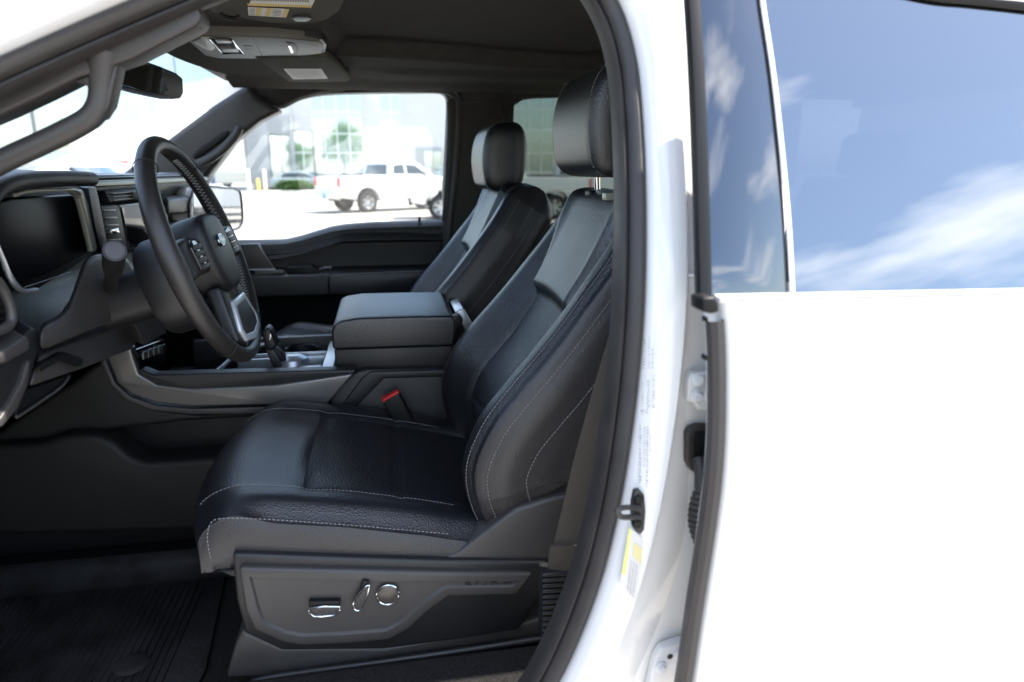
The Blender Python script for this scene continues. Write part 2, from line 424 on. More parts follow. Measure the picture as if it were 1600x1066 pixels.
    for u in (-.84, .84): hs.append([Vector((hc.x + (q.x - hc.x) * 1.004, YC + u * .142, hc.z + (q.z - hc.z) * 1.004)) for q in hp])
    stitches('headrest_stitching', hs, THREAD, S)
    for dy in (-.065, .065):
        tube('headrest_post', [(.412, YC + dy, 1.52), (.405, YC + dy, 1.62)], .0062, CHROME, S, seg=14, smooth=0)
        box('post_guide', (.388, YC + dy - .018, 1.545), (.432, YC + dy + .018, 1.561), BLACKP, S, .004)
    box('guide_button', (.372, YC - .098, 1.548), (.388, YC - .080, 1.561), CREAM, S, .002)
    return S
seat = make_seat()
# passenger seat : same parts, headrest pushed down
seat2 = copy_tree(seat, T); seat2.location = seat.location + Vector((-.062, .815, 0))
seat2['label'] = 'black leather passenger seat beyond the centre console, headrest lowered'
for ch in seat2.children:
    if ch.name.startswith('headrest') and 'post' not in ch.name: ch.location.z -= .048

def sub(parent): return parent
# --- the driver's seat base, sub-parts of that seat
S = seat
px_slab('side_shield', [(362, 866), (420, 868), (560, 873), (700, 877), (858, 879), (846, 930), (812, 985), (700, 1003), (600, 1016), (440, 1018), (382, 990), (369, 940)], .962, .06, PLASTIC, S, bevel=.006)
px_slab('switch_panel', [(372, 888), (600, 893), (833, 898), (808, 932), (702, 934), (672, 955), (640, 985), (608, 1002), (540, 1008), (470, 1011), (438, 1005), (396, 986), (382, 955)], .950, .02, GREY, S, bevel=.006, inset=(.012, .004), label='raised grey switch panel with embossed lettering')
px_slab('recliner_cover', [(686, 876), (716, 864), (760, 830), (806, 796), (850, 782), (895, 772), (898, 879)], .972, .05, GREY, S, bevel=.007)
def ring_switch(name, pix, y, m_in, thick=.0013, depth=.012):
    p = [U(a, b, y) for a, b in pix]
    o = slab(name, p, (0, depth, 0), m_in, S, bevel=.002)
    tube('switch_bezel', [q + Vector((0, -.0004, 0)) for q in p] , thick, CHROME, o, closed=True, smooth=2, seg=6)
    return o
ring_switch('seat_switch', [(484, 950), (530, 948), (526, 959), (516, 962), (490, 963)], .942, GREY)
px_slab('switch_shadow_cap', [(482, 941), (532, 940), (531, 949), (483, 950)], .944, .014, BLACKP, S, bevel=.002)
ring_switch('recline_switch', [(573, 915), (577, 919), (571, 938), (562, 954), (552, 950), (556, 935)], .942, GREY)
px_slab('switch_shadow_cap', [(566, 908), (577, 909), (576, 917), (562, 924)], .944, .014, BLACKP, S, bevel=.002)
c = U(606, 928, .950)
lathe('lumbar_dial', [(0, .004), (.014, .004), (.0155, .003), (.016, -.012)], c, (0, -1, 0), mat('dial_face', (.085, .073, .062), .3, metal=.35), S)
dial_ring = [c + Vector((.0170 * math.cos(a), -.003, .0170 * math.sin(a))) for a in [k * math.pi / 12 for k in range(24)]]
tube('dial_bezel', dial_ring, .0012, CHROME, S, closed=True, smooth=1, seg=6)
# embossed lettering on the switch panel
def text_mesh(name, body, size, loc, rot, m, parent, extrude=.0006, sx=1.0):
    cu = bpy.data.curves.new(name, 'FONT'); cu.body = body; cu.size = size; cu.extrude = extrude; cu.align_x = 'CENTER'; cu.align_y = 'CENTER'; cu.space_character = 1.25; cu.resolution_u = 2
    o = bpy.data.objects.new('tmp', cu); col.objects.link(o)
    me = bpy.data.meshes.new_from_object(o); bpy.data.objects.remove(o); bpy.data.curves.remove(cu)
    me.transform(Matrix.Translation(loc) @ rot @ Matrix.Diagonal((sx, 1, 1, 1)))
    me.name = name
    return link_mesh(name, me, m, parent)
text_mesh('embossed_lettering', 'FORD', .014, U(764, 911, .9536), Matrix.Rotation(R(90), 4, 'X') @ Matrix.Rotation(R(0), 4, 'Z'), PLASTIC, S, .0008, 1.9)
px_slab('track_cover', [(352, 1062), (366, 1010), (378, 985), (440, 1012), (600, 1012), (815, 975), (868, 960), (872, 992), (600, 1033), (420, 1060)], .982, .12, GREY, S, bevel=.008)
tube('track_rail', [U(395, 1066, .972), U(440, 1056, .972), U(600, 1034, .972), U(760, 1011, .972), U(872, 994, .972)], .0065, PLASTIC, S)
box('seat_base', (-.22, 1.05, .76), (.28, 1.46, .99), BLACKP, S, .01)
b2 = S.children[-1]
o = [ch for ch in S.children if ch.name.startswith('seat_base')][0]
c2 = o.copy(); col.objects.link(c2); c2.parent = seat2

# --- seat belt and buckle
B = part('seat_belt', 'brown grey seat belt webbing running down beside the driver seat')
def ribbon(name, A, Bp, width, m, parent, thick=.0022, n=24):
    pa = cr_curve(A, n // max(1, len(A) - 1)); pb = cr_curve(Bp, n // max(1, len(A) - 1)); rows = []
    for a, b in zip(pa, pb):
        d = (b - a); nrm = Vector((0, -1, 0))
        rows.append([a, a.lerp(b, .5) + Vector((0, -.0006, 0)), b, b + Vector((0, thick, 0)), a + Vector((0, thick, 0))])
    return grid(name, rows, m, parent, close_u=True, caps=True, angle=30)
ribbon('webbing', [U(966, 480, .86), U(930, 600, .86), U(897, 720, .86), U(864, 858, .86)], [U(1006, 480, .845), U(973, 600, .845), U(940, 720, .845), U(908, 858, .845)], .04, WEB, B)
ribbon('webbing_fold', [U(860, 854, .853), U(856, 898, .853)], [U(910, 852, .84), U(903, 894, .84)], .04, WEB, B, thick=.006, n=4)
for k in range(13):
    yy = 897 + k * 8.6
    px_slab('boot_fold' if k else 'boot_collar', [(848 - .0 * k, yy), (896 - 1.6 * k, yy - 3), (896 - 1.6 * k, yy + 2.5), (848, yy + 5.5)], .842, .03, PLASTIC, B, bevel=.0018)
px_slab('boot_core', [(850, 900), (894, 896), (878, 1005), (852, 1010)], .850, .02, BLACKP, B, bevel=.003)
K = part('belt_buckle', 'black seat belt buckle with red release button beside the driver cushion')
bc = [(597, 628), (622, 613), (650, 658), (640, 672), (622, 672)]
px_slab('buckle_housing', [(598, 629), (623, 614), (648, 660), (642, 670), (622, 673)], 1.440, .028, BLACKP, K, bevel=.004)
px_slab('release_button', [(596.5, 625), (622, 611.5), (624.5, 616.5), (599, 630)], 1.442, .022, RED, K, bevel=.001)
tube('buckle_stalk', [U(634, 668, 1.452), U(642, 680, 1.455), U(656, 700, 1.46)], .011, BLACKP, K, flat=.5)
px_slab('stalk_pin', [(651, 671), (654, 670), (658, 682), (655, 684)], 1.438, .004, CHROME, K, bevel=.0006)

# --- centre console
C = part('centre_console', 'black centre console with padded armrest lid, satin side rail and storage tray')
lid = [(519, 545), (518, 506), (524, 498), (560, 492), (709, 490), (713, 500), (709, 538)]
lx0, lx1 = U(519, 520, 1.52).x, U(711, 520, 1.52).x
lz0, lz1 = U(600, 543, 1.52).z, U(620, 505, 1.52).z
lidp = [U(a, b, 1.52) for a, b in ((520, 547), (517.5, 520), (521, 508), (532, 502), (560, 497.5), (640, 495), (706, 494), (712, 500), (712, 520), (709, 541))]
lido = slab('armrest_lid', lidp, (0, .29, .006), LEATHER, C, bevel=.010, seg=4, label='padded armrest lid with stitched edge')
stitches('lid_stitching', [cr_curve([p + Vector((0, .0125, .0006)) for p in lidp[1:8]], 8)], THREAD, lido, length=.003, gap=.0022, w=.0006)
for yy in (1.56, 1.75):
    slab('lid_hinge', [(lx1 - .02, yy, lz1 - .004), (lx1 + .014, yy, lz1 + .004), (lx1 + .024, yy, lz1 - .006), (lx1 + .012, yy, lz1 - .05), (lx1 - .01, yy, lz1 - .05)], (0, .035, 0), BLACKP, C, bevel=.003)
slab('rear_trim_plate', [(lx1 + .008, 1.6, lz1 + .004), (lx1 + .03, 1.6, lz1 + .012), (lx1 + .075, 1.6, lz1 - .075), (lx1 + .05, 1.6, lz1 - .08)], (0, .14, 0), SILVER, C, bevel=.003)
px_slab('armrest_box', [(522, 546), (708, 540), (704, 578), (525, 580)], 1.535, .26, PLASTIC, C, bevel=.004)
px_slab('console_side', [(520, 606), (552, 582), (575, 577), (760, 574), (790, 700), (780, 760), (470, 760), (478, 655), (510, 638)], 1.512, .29, PLASTIC, C, bevel=.008)
px_slab('side_shoulder', [(566, 590), (580, 581), (745, 577), (742, 588), (600, 592), (545, 648), (522, 650)], 1.507, .03, PLASTIC, C, bevel=.004)
# satin rail that turns up into the dash
rail = [(166, 560), (166, 552), (203, 541), (209, 560), (213, 582), (232, 594), (300, 607), (420, 601), (552, 582), (556, 584), (512, 634), (420, 633), (300, 637), (245, 632), (205, 618), (183, 600)]
px_slab('side_rail', [(166, 556), (203, 542), (209, 562), (216, 584), (245, 601), (300, 608), (430, 602), (553, 584), (512, 631), (420, 633), (300, 636), (245, 631), (205, 617), (182, 598)], 1.488, .03, SATIN, C, bevel=.005, label='satin grey console rail')
px_slab('rail_cap', [(212, 575), (240, 586), (300, 584), (430, 581), (556, 578), (553, 585), (430, 603), (300, 609), (245, 602), (217, 586)], 1.492, .035, PLASTIC, C, bevel=.004)
px_slab('rail_lower_lip', [(163, 560), (180, 600), (203, 620), (245, 634), (300, 639), (420, 636), (511, 634), (497, 644), (420, 647), (300, 648), (235, 642), (195, 626), (172, 603), (156, 566)], 1.494, .03, GREY, C, bevel=.003)
tz = U(480, 580, 1.52).z
box('tray_base', (-.56, 1.52, tz - .10), (-.08, 1.81, tz - .055), BLACKP, C, .004)
box('tray_far_wall', (-.50, 1.80, tz - .10), (-.08, 1.83, tz + .012), PLASTIC, C, .004)
x0, x1 = UZ(322, 582, tz).x, UZ(503, 560, tz).x
tube('tray_trim', [(x0 + .02, 1.535, tz), (x0 + .028, 1.6, tz + .001), (x0 + .035, 1.70, tz + .002), (x0 + .045, 1.755, tz + .002), (x0 + .09, 1.775, tz + .002)], .006, SILVER, C, flat=.6)
for yy, m_, w_ in ((1.655, SILVER, .005), (1.70, SILVER, .004)):
    box('tray_divider', (x0 + .045, yy - w_, tz - .05), (x1 + .005, yy + w_, tz - .002), m_, C, .002)
box('phone_plate', (x1 + .006, 1.53, tz - .03), (x1 + .034, 1.79, tz + .002), SILVER, C, .003)
lathe('cup_holder', [(.042, .0), (.038, -.004), (.036, -.05), (0, -.05)], (x1 - .06, 1.75, tz - .002), (0, 0, 1), PLASTIC, C)
lathe('cup_holder', [(.042, .0), (.038, -.004), (.036, -.05), (0, -.05)], (x1 - .17, 1.75, tz - .002), (0, 0, 1), PLASTIC, C)
box('tray_insert', (x1 - .05, 1.545, tz - .03), (x1 + .003, 1.60, tz - .008), SILVER, C, .004)
for k in range(5): box('tray_badge', (x0 + .10 + .032 * k, 1.528, tz - .002), (x0 + .124 + .032 * k, 1.532, tz + .0012), SILVER, C, .0005)
# gear lever
G = part('gear_lever', 'black gear lever with grey edge rising out of the console')
gb = U(452, 577, 1.62); gt = U(414, 522, 1.62)
px_slab('lever_shaft', [(413, 545), (425, 540), (440, 552), (456, 576), (428, 577)], 1.61, .03, BLACKP, G, bevel=.004)
px_slab('lever_edge', [(413, 546), (424, 541), (443, 573), (430, 577)], 1.606, .012, GREY, G, bevel=.003)
px_slab('lever_knob', [(408, 520), (416, 511), (423, 516), (433, 540), (426, 549), (414, 548)], 1.60, .045, PLASTIC, G, bevel=.008)
px_slab('lever_button', [(420, 524), (423, 521), (424, 528), (421, 533)], 1.597, .004, CHROME, G, bevel=.0006)
lathe('lever_boot', [(.04, 0), (.036, .012), (.02, .02), (0, .02)], (gb.x + .005, 1.64, tz - .012), (0, 0, 1), SILVER, G)
# --- steering wheel
SW = part('steering_wheel', 'black leather steering wheel with oval emblem on its hub')
th = R(17.4); WC = Vector((-.308, 1.25, 1.462)); wn_ = Vector((math.cos(th), 0, math.sin(th))); wu = Vector((-math.sin(th), 0, math.cos(th))); wy = Vector((0, 1, 0))
def WP(a, b, c=0.0): return WC + wy * a + wu * b + wn_ * c
RR = .186
rim = [WP(RR * math.cos(t), RR * math.sin(t), 0) for t in [2 * math.pi * k / 72 for k in range(72)]]
from_bm('rim', tube_bm(rim, lambda u: .0152 + .0012 * math.cos(4 * math.pi * u) , None, 18, True), WHEEL, SW, 60)
for t in (R(52), R(128), R(232), R(308)):
    ringp = []
    e1 = (wy * math.cos(t) + wu * math.sin(t))
    for k in range(16):
        a = 2 * math.pi * k / 16; ringp.append(WC + e1 * (RR + .0172 * math.cos(a)) + wn_ * .0172 * math.sin(a))
    tube('rim_seam', ringp, .0009, BLACKP, SW, closed=True, smooth=1, seg=5)
zig = []
for t0, t1 in ((R(-62), R(-14)), (R(14), R(72)), (R(118), R(232))):
    nz = 46; pz = []
    for k in range(nz):
        t = t0 + (t1 - t0) * k / (nz - 1); r_ = RR - .0172; c_ = .0065 if k % 2 else -.0035
        pz.append(WP(r_ * math.cos(t), r_ * math.sin(t), c_))
    zig.append(pz)
bmz = bmesh.new()
for pz in zig:
    for a, b in zip(pz[:-1], pz[1:]): tube_bm([a, b], .0006, bmz, 4)
oz = from_bm('rim_stitching', bmz, THREAD, SW); oz['kind'] = 'stuff'
hub = [(-.054, .056), (0, .062), (.054, .056), (.072, .03), (.070, -.02), (.045, -.066), (0, -.074), (-.045, -.066), (-.070, -.02), (-.072, .03)]
slab('airbag_pad', [WP(a, b, .030) for a, b in [(q.x, q.y) for q in cr_curve([(a, b, 0) for a, b in hub], 3, True)]], wn_ * -.06, PLASTIC, SW, bevel=.014, seg=4)
eo = [WP(.0 + .021 * math.cos(t), .012 + .011 * math.sin(t), .0308) for t in [k * math.pi / 12 for k in range(24)]]
em = slab('emblem', eo, wn_ * .003, CHROME, SW, bevel=.001, label='blue and silver oval emblem')
slab('emblem_field', [WP(.0185 * math.cos(t), .012 + .009 * math.sin(t), .0340) for t in [k * math.pi / 12 for k in range(24)]], wn_ * .0006, EMBLEM, em, bevel=0)
rotw = Matrix.Translation((0, 0, 0)); q3 = Matrix((wy, wu, wn_)).transposed().to_4x4()
text_mesh('emblem_script', 'Ford', .013, WP(0, .0125, .0348), q3, CHROME, em, .0002, 1.05)
for s in (-1, 1):
    sp = [(s * .07, .028), (s * .12, .034), (s * .178, .030), (s * .178, -.030), (s * .12, -.026), (s * .07, -.03)]
    slab('spoke', [WP(a, b, .018) for a, b in sp], wn_ * -.026, PLASTIC, SW, bevel=.008)
    bp = [(s * .088, .024), (s * .128, .028), (s * .142, .018), (s * .138, -.02), (s * .09, -.022)]
    pan = slab('button_panel', [WP(a, b, .0225) for a, b in bp], wn_ * -.006, GLOSSB, SW, bevel=.002)
    for k in range(4):
        b0 = .019 - k * .0105
        slab('wheel_button', [WP(s * .094, b0, .0245), WP(s * .134, b0 + .001, .0245), WP(s * .134, b0 - .008, .0245), WP(s * .094, b0 - .008, .0245)], wn_ * -.004, PLASTIC, pan, bevel=.0012)
    lo = [(s * .022, -.072), (s * .066, -.055), (s * .086, -.150), (s * .05, -.172)]
    slab('lower_spoke', [WP(a, b, .016) for a, b in lo], wn_ * -.024, PLASTIC, SW, bevel=.007)
lb = [(-.046, -.088), (.046, -.088), (.074, -.135), (.062, -.158), (0, -.168), (-.062, -.158), (-.074, -.135)]
bz = slab('lower_bezel', [WP(a, b, .022) for a, b in lb], wn_ * -.008, mat('bezel_silver', (.62, .65, .68), .28, metal=.45), SW, bevel=.003, inset=(.009, .006))
slab('bezel_inset', [WP(a * .80, -.126 + (b + .126) * .74, .0215) for a, b in lb], wn_ * -.006, PLASTIC, bz, bevel=.001)
# --- column
CO = part('steering_column', 'dark grey steering column shroud with a control stalk')
rows = []
for c_, r1, r2 in ((-.018, .02, .02), (-.02, .060, .068), (-.03, .074, .084), (-.055, .080, .090), (-.085, .080, .090), (-.096, .074, .084), (-.098, .05, .05), (-.19, .045, .045)):
    rows.append([WP(r1 * math.copysign(abs(math.cos(t)) ** .8, math.cos(t)), -.034 + .92 * r2 * math.copysign(abs(math.sin(t)) ** .8, math.sin(t)), c_) for t in [2 * math.pi * k / 40 for k in range(40)]])
grid('column_boot', rows, PLASTIC, CO, close_u=True, caps=True, angle=40)
slab('lower_shroud', [UX(a, b, -.455) for a, b in ((62, 552), (62, 514), (92, 501), (110, 478), (124, 440), (134, 408), (150, 396), (200, 402), (236, 480), (150, 514))], (-.045, .10, -.012), GREY, CO, bevel=.010, seg=4)
sk0, sk1, sk2 = U(172, 450, 1.17), U(176, 420, 1.10), U(179, 392, 1.03)
from_bm('control_stalk', tube_bm(cr_curve([sk0, sk1, sk2], 5), lambda u: .0095 + .0055 * sm(.3, .6, u), None, 20), PLASTIC, CO, 40)
dst = (sk2 - sk1).normalized()
lathe('stalk_cap', [(0, .0022), (.0125, .0018), (.0146, -.001), (.0148, -.004)], sk2, dst, GREY, CO)
# --- dash
D = part('dashboard', 'dark dashboard with instrument cluster, air vents and centre screen')
dp = [(-1.2, 1.50), (-.9, 1.555), (-.70, 1.585), (-.61, 1.592), (-.585, 1.586), (-.58, 1.555), (-.605, 1.50), (-.605, 1.40), (-.58, 1.36), (-.57, 1.31), (-.64, 1.26), (-.75, 1.2), (-.95, 1.12), (-1.2, 1.1)]
slab('dash_body', [(x, .84, z) for x, z in dp], (0, 1.64, 0), PLASTIC, D, bevel=.012, seg=4)
hood = [UX(a, b, -.50) for a, b in ((-90, 470), (-48, 365), (-18, 308), (10, 288), (50, 281), (100, 279), (142, 280))]
from_bm('cluster_hood', tube_bm(cr_curve(hood, 8), .0125, None, 16, False, 1.0), PLASTIC, D, 60)
hb = [p + Vector((-.012, .0, .002)) for p in cr_curve(hood, 8)]
rows = [[p + Vector((0, 0, .008)), p + Vector((-.06, 0, .012)), p + Vector((-.12, 0, .006))] for p in hb]
grid('hood_top', rows, PLASTIC, D)
rows = [[p + Vector((0.006, 0.0, -.011)), p + Vector((-.05, 0, -.016)), p + Vector((-.09, 0, -.018))] for p in hb]
grid('hood_lining', rows, BLACKP, D)
pxx_slab('cluster_screen', [(-60, 330), (20, 309), (112, 304), (122, 312), (146, 392), (60, 436), (40, 440), (0, 420), (-60, 400)], -.555, .02, mat('cluster_glass', (.005, .005, .006), .3, spec=.12), D, bevel=.004, label='switched off black instrument screen')
pxx_slab('cluster_surround', [(-90, 320), (10, 300), (120, 298), (152, 394), (60, 452), (30, 452), (0, 440), (-90, 430)], -.575, .02, BLACKP, D, bevel=.004)
tube('bezel_edge', [UX(a, b, -.528) for a, b in ((22, 305), (45, 299), (85, 297), (116, 297), (126, 303))], .0030, CREAM, D, flat=.7)
pxx_slab('bezel_side', [(112, 297), (130, 296.5), (139, 318), (153, 390), (147, 394), (133, 335), (126, 309)], -.53, .012, CREAM, D, bevel=.003)
tube('bezel_lower', [UX(a, b, -.52) for a, b in ((-6, 380), (4, 405), (14, 430), (26, 448), (38, 455), (54, 453))], lambda u: .003 + .0035 * u, SILVER, D, flat=.6)
tube('cluster_glint', [UX(a, b, -.53) for a, b in ((38, 449), (75, 437), (110, 425))], .0008, SILVER, D)
ls = pxx_slab('stitched_pad', [(137, 292), (150, 292), (156, 318), (170, 392), (160, 396), (150, 360), (142, 318)], -.525, .03, LEATHER, D, bevel=.003)
bmx = bmesh.new()
for k in range(17):
    u = k / 16; a = UX(147 + 13 * u, 297 + 84 * u, -.5235); b = UX(152 + 13 * u, 296 + 84 * u, -.5235); tube_bm([a, b], .0006, bmx, 4)
o = from_bm('pad_stitching', bmx, THREAD, ls); o['kind'] = 'stuff'
# ledge and upper vents
def yx(px, py, x): return UX(px, py, x)
l0 = UX(147, 275, -.575); l1 = UX(330, 275, -.575)
slab('dash_ledge', [(-.66, 1.50, 1.588), (-.578, 1.50, 1.590), (-.574, 1.50, 1.583), (-.66, 1.50, 1.575)], (0, .93, 0), SILVER, D, bevel=.002, label='pale ledge on the dash top')
slab('ledge_band', [(-.62, 1.50, 1.578), (-.568, 1.50, 1.578), (-.566, 1.50, 1.566), (-.62, 1.50, 1.564)], (0, .93, 0), CREAM, D, bevel=.003)
slab('upper_vent', [(-.60, 1.56, 1.558), (-.566, 1.56, 1.558), (-.558, 1.56, 1.534), (-.60, 1.56, 1.532)], (0, .30, 0), BLACKP, D, bevel=.002)
for k in range(3): slab('vent_slat', [(-.575, 1.575, 1.553 - k * .007), (-.556, 1.575, 1.5525 - k * .007), (-.556, 1.575, 1.5505 - k * .007), (-.575, 1.575, 1.5505 - k * .007)], (0, .27, 0), SATIN, D, bevel=.0005)
box('vent_tab', (-.566, 1.69, 1.536), (-.548, 1.715, 1.553), SATIN, D, .002)
pxx_slab('screen_bezel', [(186, 320), (250, 312), (262, 330), (262, 386), (200, 391), (197, 380)], -.556, .02, SATIN, D, bevel=.003)
pxx_slab('centre_screen', [(190, 324), (250, 316), (258, 332), (258, 382), (203, 387)], -.553, .004, SCREEN, D, bevel=.001, label='glossy centre screen mirroring the daylight')
va = pxx_slab('side_vent', [(158, 323), (183, 320), (188, 330), (198, 384), (176, 392), (168, 380)], -.553, .02, BLACKP, D, bevel=.002)
for k in range(5):
    y0_ = 328 + k * 11.5
    pxx_slab('vent_slat', [(162 + k * 2.2, y0_), (181 + k * 2.2, y0_ - 1), (181.5 + k * 2.2, y0_ + 1.6), (162.5 + k * 2.2, y0_ + 2.4)], -.549, .008, SATIN, D, bevel=.0005)
pxx_slab('vent_tab', [(174, 359), (185, 356), (187, 364), (176, 366)], -.544, .01, CHROME, D, bevel=.001)
slab('passenger_ledge', [UX(a, b, -.55) for a, b in ((262, 309), (296, 305), (303, 318), (300, 334), (262, 338))], (-.08, .12, 0), GREY, D, bevel=.012, seg=4)
# lower dash, left of and below the column
pxx_slab('knee_panel', [(46, 606), (62, 556), (150, 522), (232, 490), (226, 520), (206, 547), (130, 577)], -.475, .05, GREY, D, bevel=.005)
pxx_slab('knee_panel_cover', [(206, 497), (240, 482), (262, 520), (226, 541)], -.455, .04, GREY, D, bevel=.004)
pxx_slab('brake_release', [(58, 573), (94, 553), (104, 553), (131, 561), (129, 572), (118, 574), (96, 563), (64, 582)], -.465, .03, BLACKP, D, bevel=.003, label='black parking brake release handle')
pxx_slab('dash_pocket', [(22, 655), (34, 612), (70, 600), (112, 585), (104, 598), (70, 628)], -.485, .05, BLACKP, D, bevel=.003)
tube('pocket_lip', [UX(a, b, -.482) for a, b in ((26, 652), (60, 630), (95, 605), (108, 588))], .0022, GREY, D)
pxx_slab('switch_pod', [(-70, 560), (0, 543), (34, 530), (50, 512), (58, 516), (60, 545), (46, 600), (30, 640), (0, 672), (-70, 720)], -.465, .05, PLASTIC, D, bevel=.008, seg=4)
pxx_slab('pod_shelf', [(-40, 560), (0, 552), (40, 526), (46, 532), (46, 548), (10, 568), (-40, 580)], -.448, .04, GREY, D, bevel=.004)
pxx_slab('pod_trim', [(44, 566), (49, 562), (44, 600), (28, 640), (4, 668), (0, 655), (20, 625), (34, 600)], -.458, .015, GREY, D, bevel=.003)
vr = [UX(a, b, -.46) for a, b in ((-30, 425), (-5, 440), (10, 465), (17, 490), (14, 508), (-8, 518), (-40, 512))]
tube('vent_ring', vr, .006, GREY, D, seg=12)
pxx_slab('end_vent', [(-60, 430), (-5, 445), (8, 470), (13, 500), (-8, 514), (-60, 508)], -.475, .03, BLACKP, D, bevel=.004)
for k in range(4): pxx_slab('vent_slat', [(-40, 452 + 14 * k), (4 + 2 * k, 462 + 12 * k), (4 + 2 * k, 465 + 12 * k), (-40, 456 + 14 * k)], -.468, .01, PLASTIC, D, bevel=.0005)
pxx_slab('climate_panel', [(212, 546), (240, 536), (258, 530), (262, 560), (252, 572), (222, 578)], -.52, .03, GLOSSB, D, bevel=.003)
for k in range(4): pxx_slab('climate_button', [(224 + 8 * k, 550 - 3 * k), (230 + 8 * k, 548 - 3 * k), (231 + 8 * k, 560 - 3 * k), (225 + 8 * k, 562 - 3 * k)], -.517, .004, SATIN, D, bevel=.0008)
tube('dash_edge_line', [UX(a, b, -.54) for a, b in ((300, 528), (322, 540), (352, 545), (400, 540))], .0016, SATIN, D)
px_slab('kick_panel', [(-60, 720), (20, 660), (110, 600), (166, 558), (182, 600), (205, 622), (245, 641), (330, 652), (250, 664), (170, 672), (80, 692)], 1.50, .10, FOOT, D, bevel=.01)
px_slab('tunnel_cover', [(-150, 705), (60, 694), (104, 680), (146, 679), (178, 692), (203, 716), (230, 724), (345, 716), (480, 700), (480, 850), (340, 828), (0, 838), (-150, 850)], 1.462, .10, FOOT, D, bevel=.014, seg=4)
px_slab('tunnel_shelf', [(150, 664), (330, 648), (500, 640), (500, 740), (180, 740)], 1.54, .05, BLACKP, D, bevel=.004)
box('firewall', (-1.0, .80, .70), (-.93, 2.55, 1.2), BLACKP, D, .01)
box('glovebox', (-.66, 1.84, 1.20), (-.585, 2.44, 1.46), PLASTIC, D, .012)
# pedals
PD = part('pedal', 'black brake pedal deep in the dark footwell')
tube('pedal_arm', [(-.86, 1.22, 1.15), (-.80, 1.22, 1.0), (-.79, 1.22, .92)], .010, BLACKP, PD)
slab('pedal_pad', [(-.775, 1.17, .89), (-.775, 1.27, .89), (-.80, 1.27, .96), (-.80, 1.17, .96)], (-.012, 0, -.004), BLACKP, PD, bevel=.003)

# --- cabin shell
cab = part('cabin_floor', 'black carpeted cabin floor and sill')
box('floor_pan', (-1.0, .78, .70), (1.7, 2.58, .742), CARPET, cab, .004)
box('sill_carpet', (-.30, .80, .742), (1.2, .965, .835), CARPET, cab, .02)
box('centre_tunnel', (-1.0, 1.56, .742), (1.2, 1.80, 1.0), CARPET, cab, .02)
# floor mat
FM = thing('floor_mat', 'black ribbed rubber floor mat in the driver footwell', 'floor mat', (-.6, 1.2, .742))
mr = Vector((-.6, 1.2, .742))
def mk(pts): return [Vector(p) - mr for p in pts]
outl = [(-.93, .98), (-.36, .98), (-.345, 1.1), (-.375, 1.40), (-.42, 1.455), (-.93, 1.455)]
slab('mat_base', mk([(x, y, .752) for x, y in outl]), (0, 0, -.008), MATRUB, FM, bevel=.002)
bmr = bmesh.new()
for k in range(40):
    x = -.90 + k * .0132
    if x > -.41: break
    for seg_ in range(1):
        y0_, y1_ = 1.0 + .004 * (k % 3), 1.37 - .012 * (k % 2)
        for dz, hw in ((0, .0032),):
            vsb = [bmr.verts.new(Vector(p) - mr) for p in ((x - hw, y0_, .752), (x + hw, y0_, .752), (x + hw * .5, y0_, .7565), (x - hw * .5, y0_, .7565), (x - hw, y1_, .752), (x + hw, y1_, .752), (x + hw * .5, y1_, .7565), (x - hw * .5, y1_, .7565))]
            for f in ((0, 1, 2, 3), (7, 6, 5, 4), (0, 3, 7, 4), (1, 5, 6, 2), (3, 2, 6, 7)): bmr.faces.new([vsb[i] for i in f])
o = from_bm('mat_ribs', bmr, MATRUB, FM, 30); o['kind'] = 'stuff'
rows = []
for k in range(30):
    x = -.93 + .57 * k / 29; e = sm(0, .12, k / 29)
    rows.append([Vector((x, 1.385, .753)) - mr, Vector((x, 1.41, .757)) - mr, Vector((x, 1.43, .757 + .014 * e)) - mr, Vector((x, 1.448, .757 + .030 * e)) - mr, Vector((x, 1.456, .757 + .031 * e)) - mr, Vector((x, 1.458, .745)) - mr])
grid('mat_lip', rows, MATRUB, FM)
lathe('mat_anchor', [(0, .004), (.018, .004), (.026, .002), (.03, 0)], Vector((-.475, 1.13, .756)) - mr, (0, 0, 1), MATRUB, FM)

# grit and crumbs trodden into the mat
bmg = bmesh.new(); rg = random.Random(21)
for k in range(170):
    gx, gy = rg.uniform(-.88, -.40), rg.uniform(1.02, 1.36); r0 = rg.uniform(.0005, .0013)
    c_ = Vector((gx, gy, .757)) - mr; vv = [bmg.verts.new(c_ + Vector((rg.uniform(-1, 1), rg.uniform(-1, 1), rg.uniform(0, 1))) * r0) for _ in range(4)]
    for f in ((0, 1, 2), (0, 2, 3), (0, 3, 1), (1, 3, 2)): bmg.faces.new([vv[i] for i in f])
o = from_bm('grit', bmg, mat('grit', (.22, .19, .16), .9), FM); o['kind'] = 'stuff'
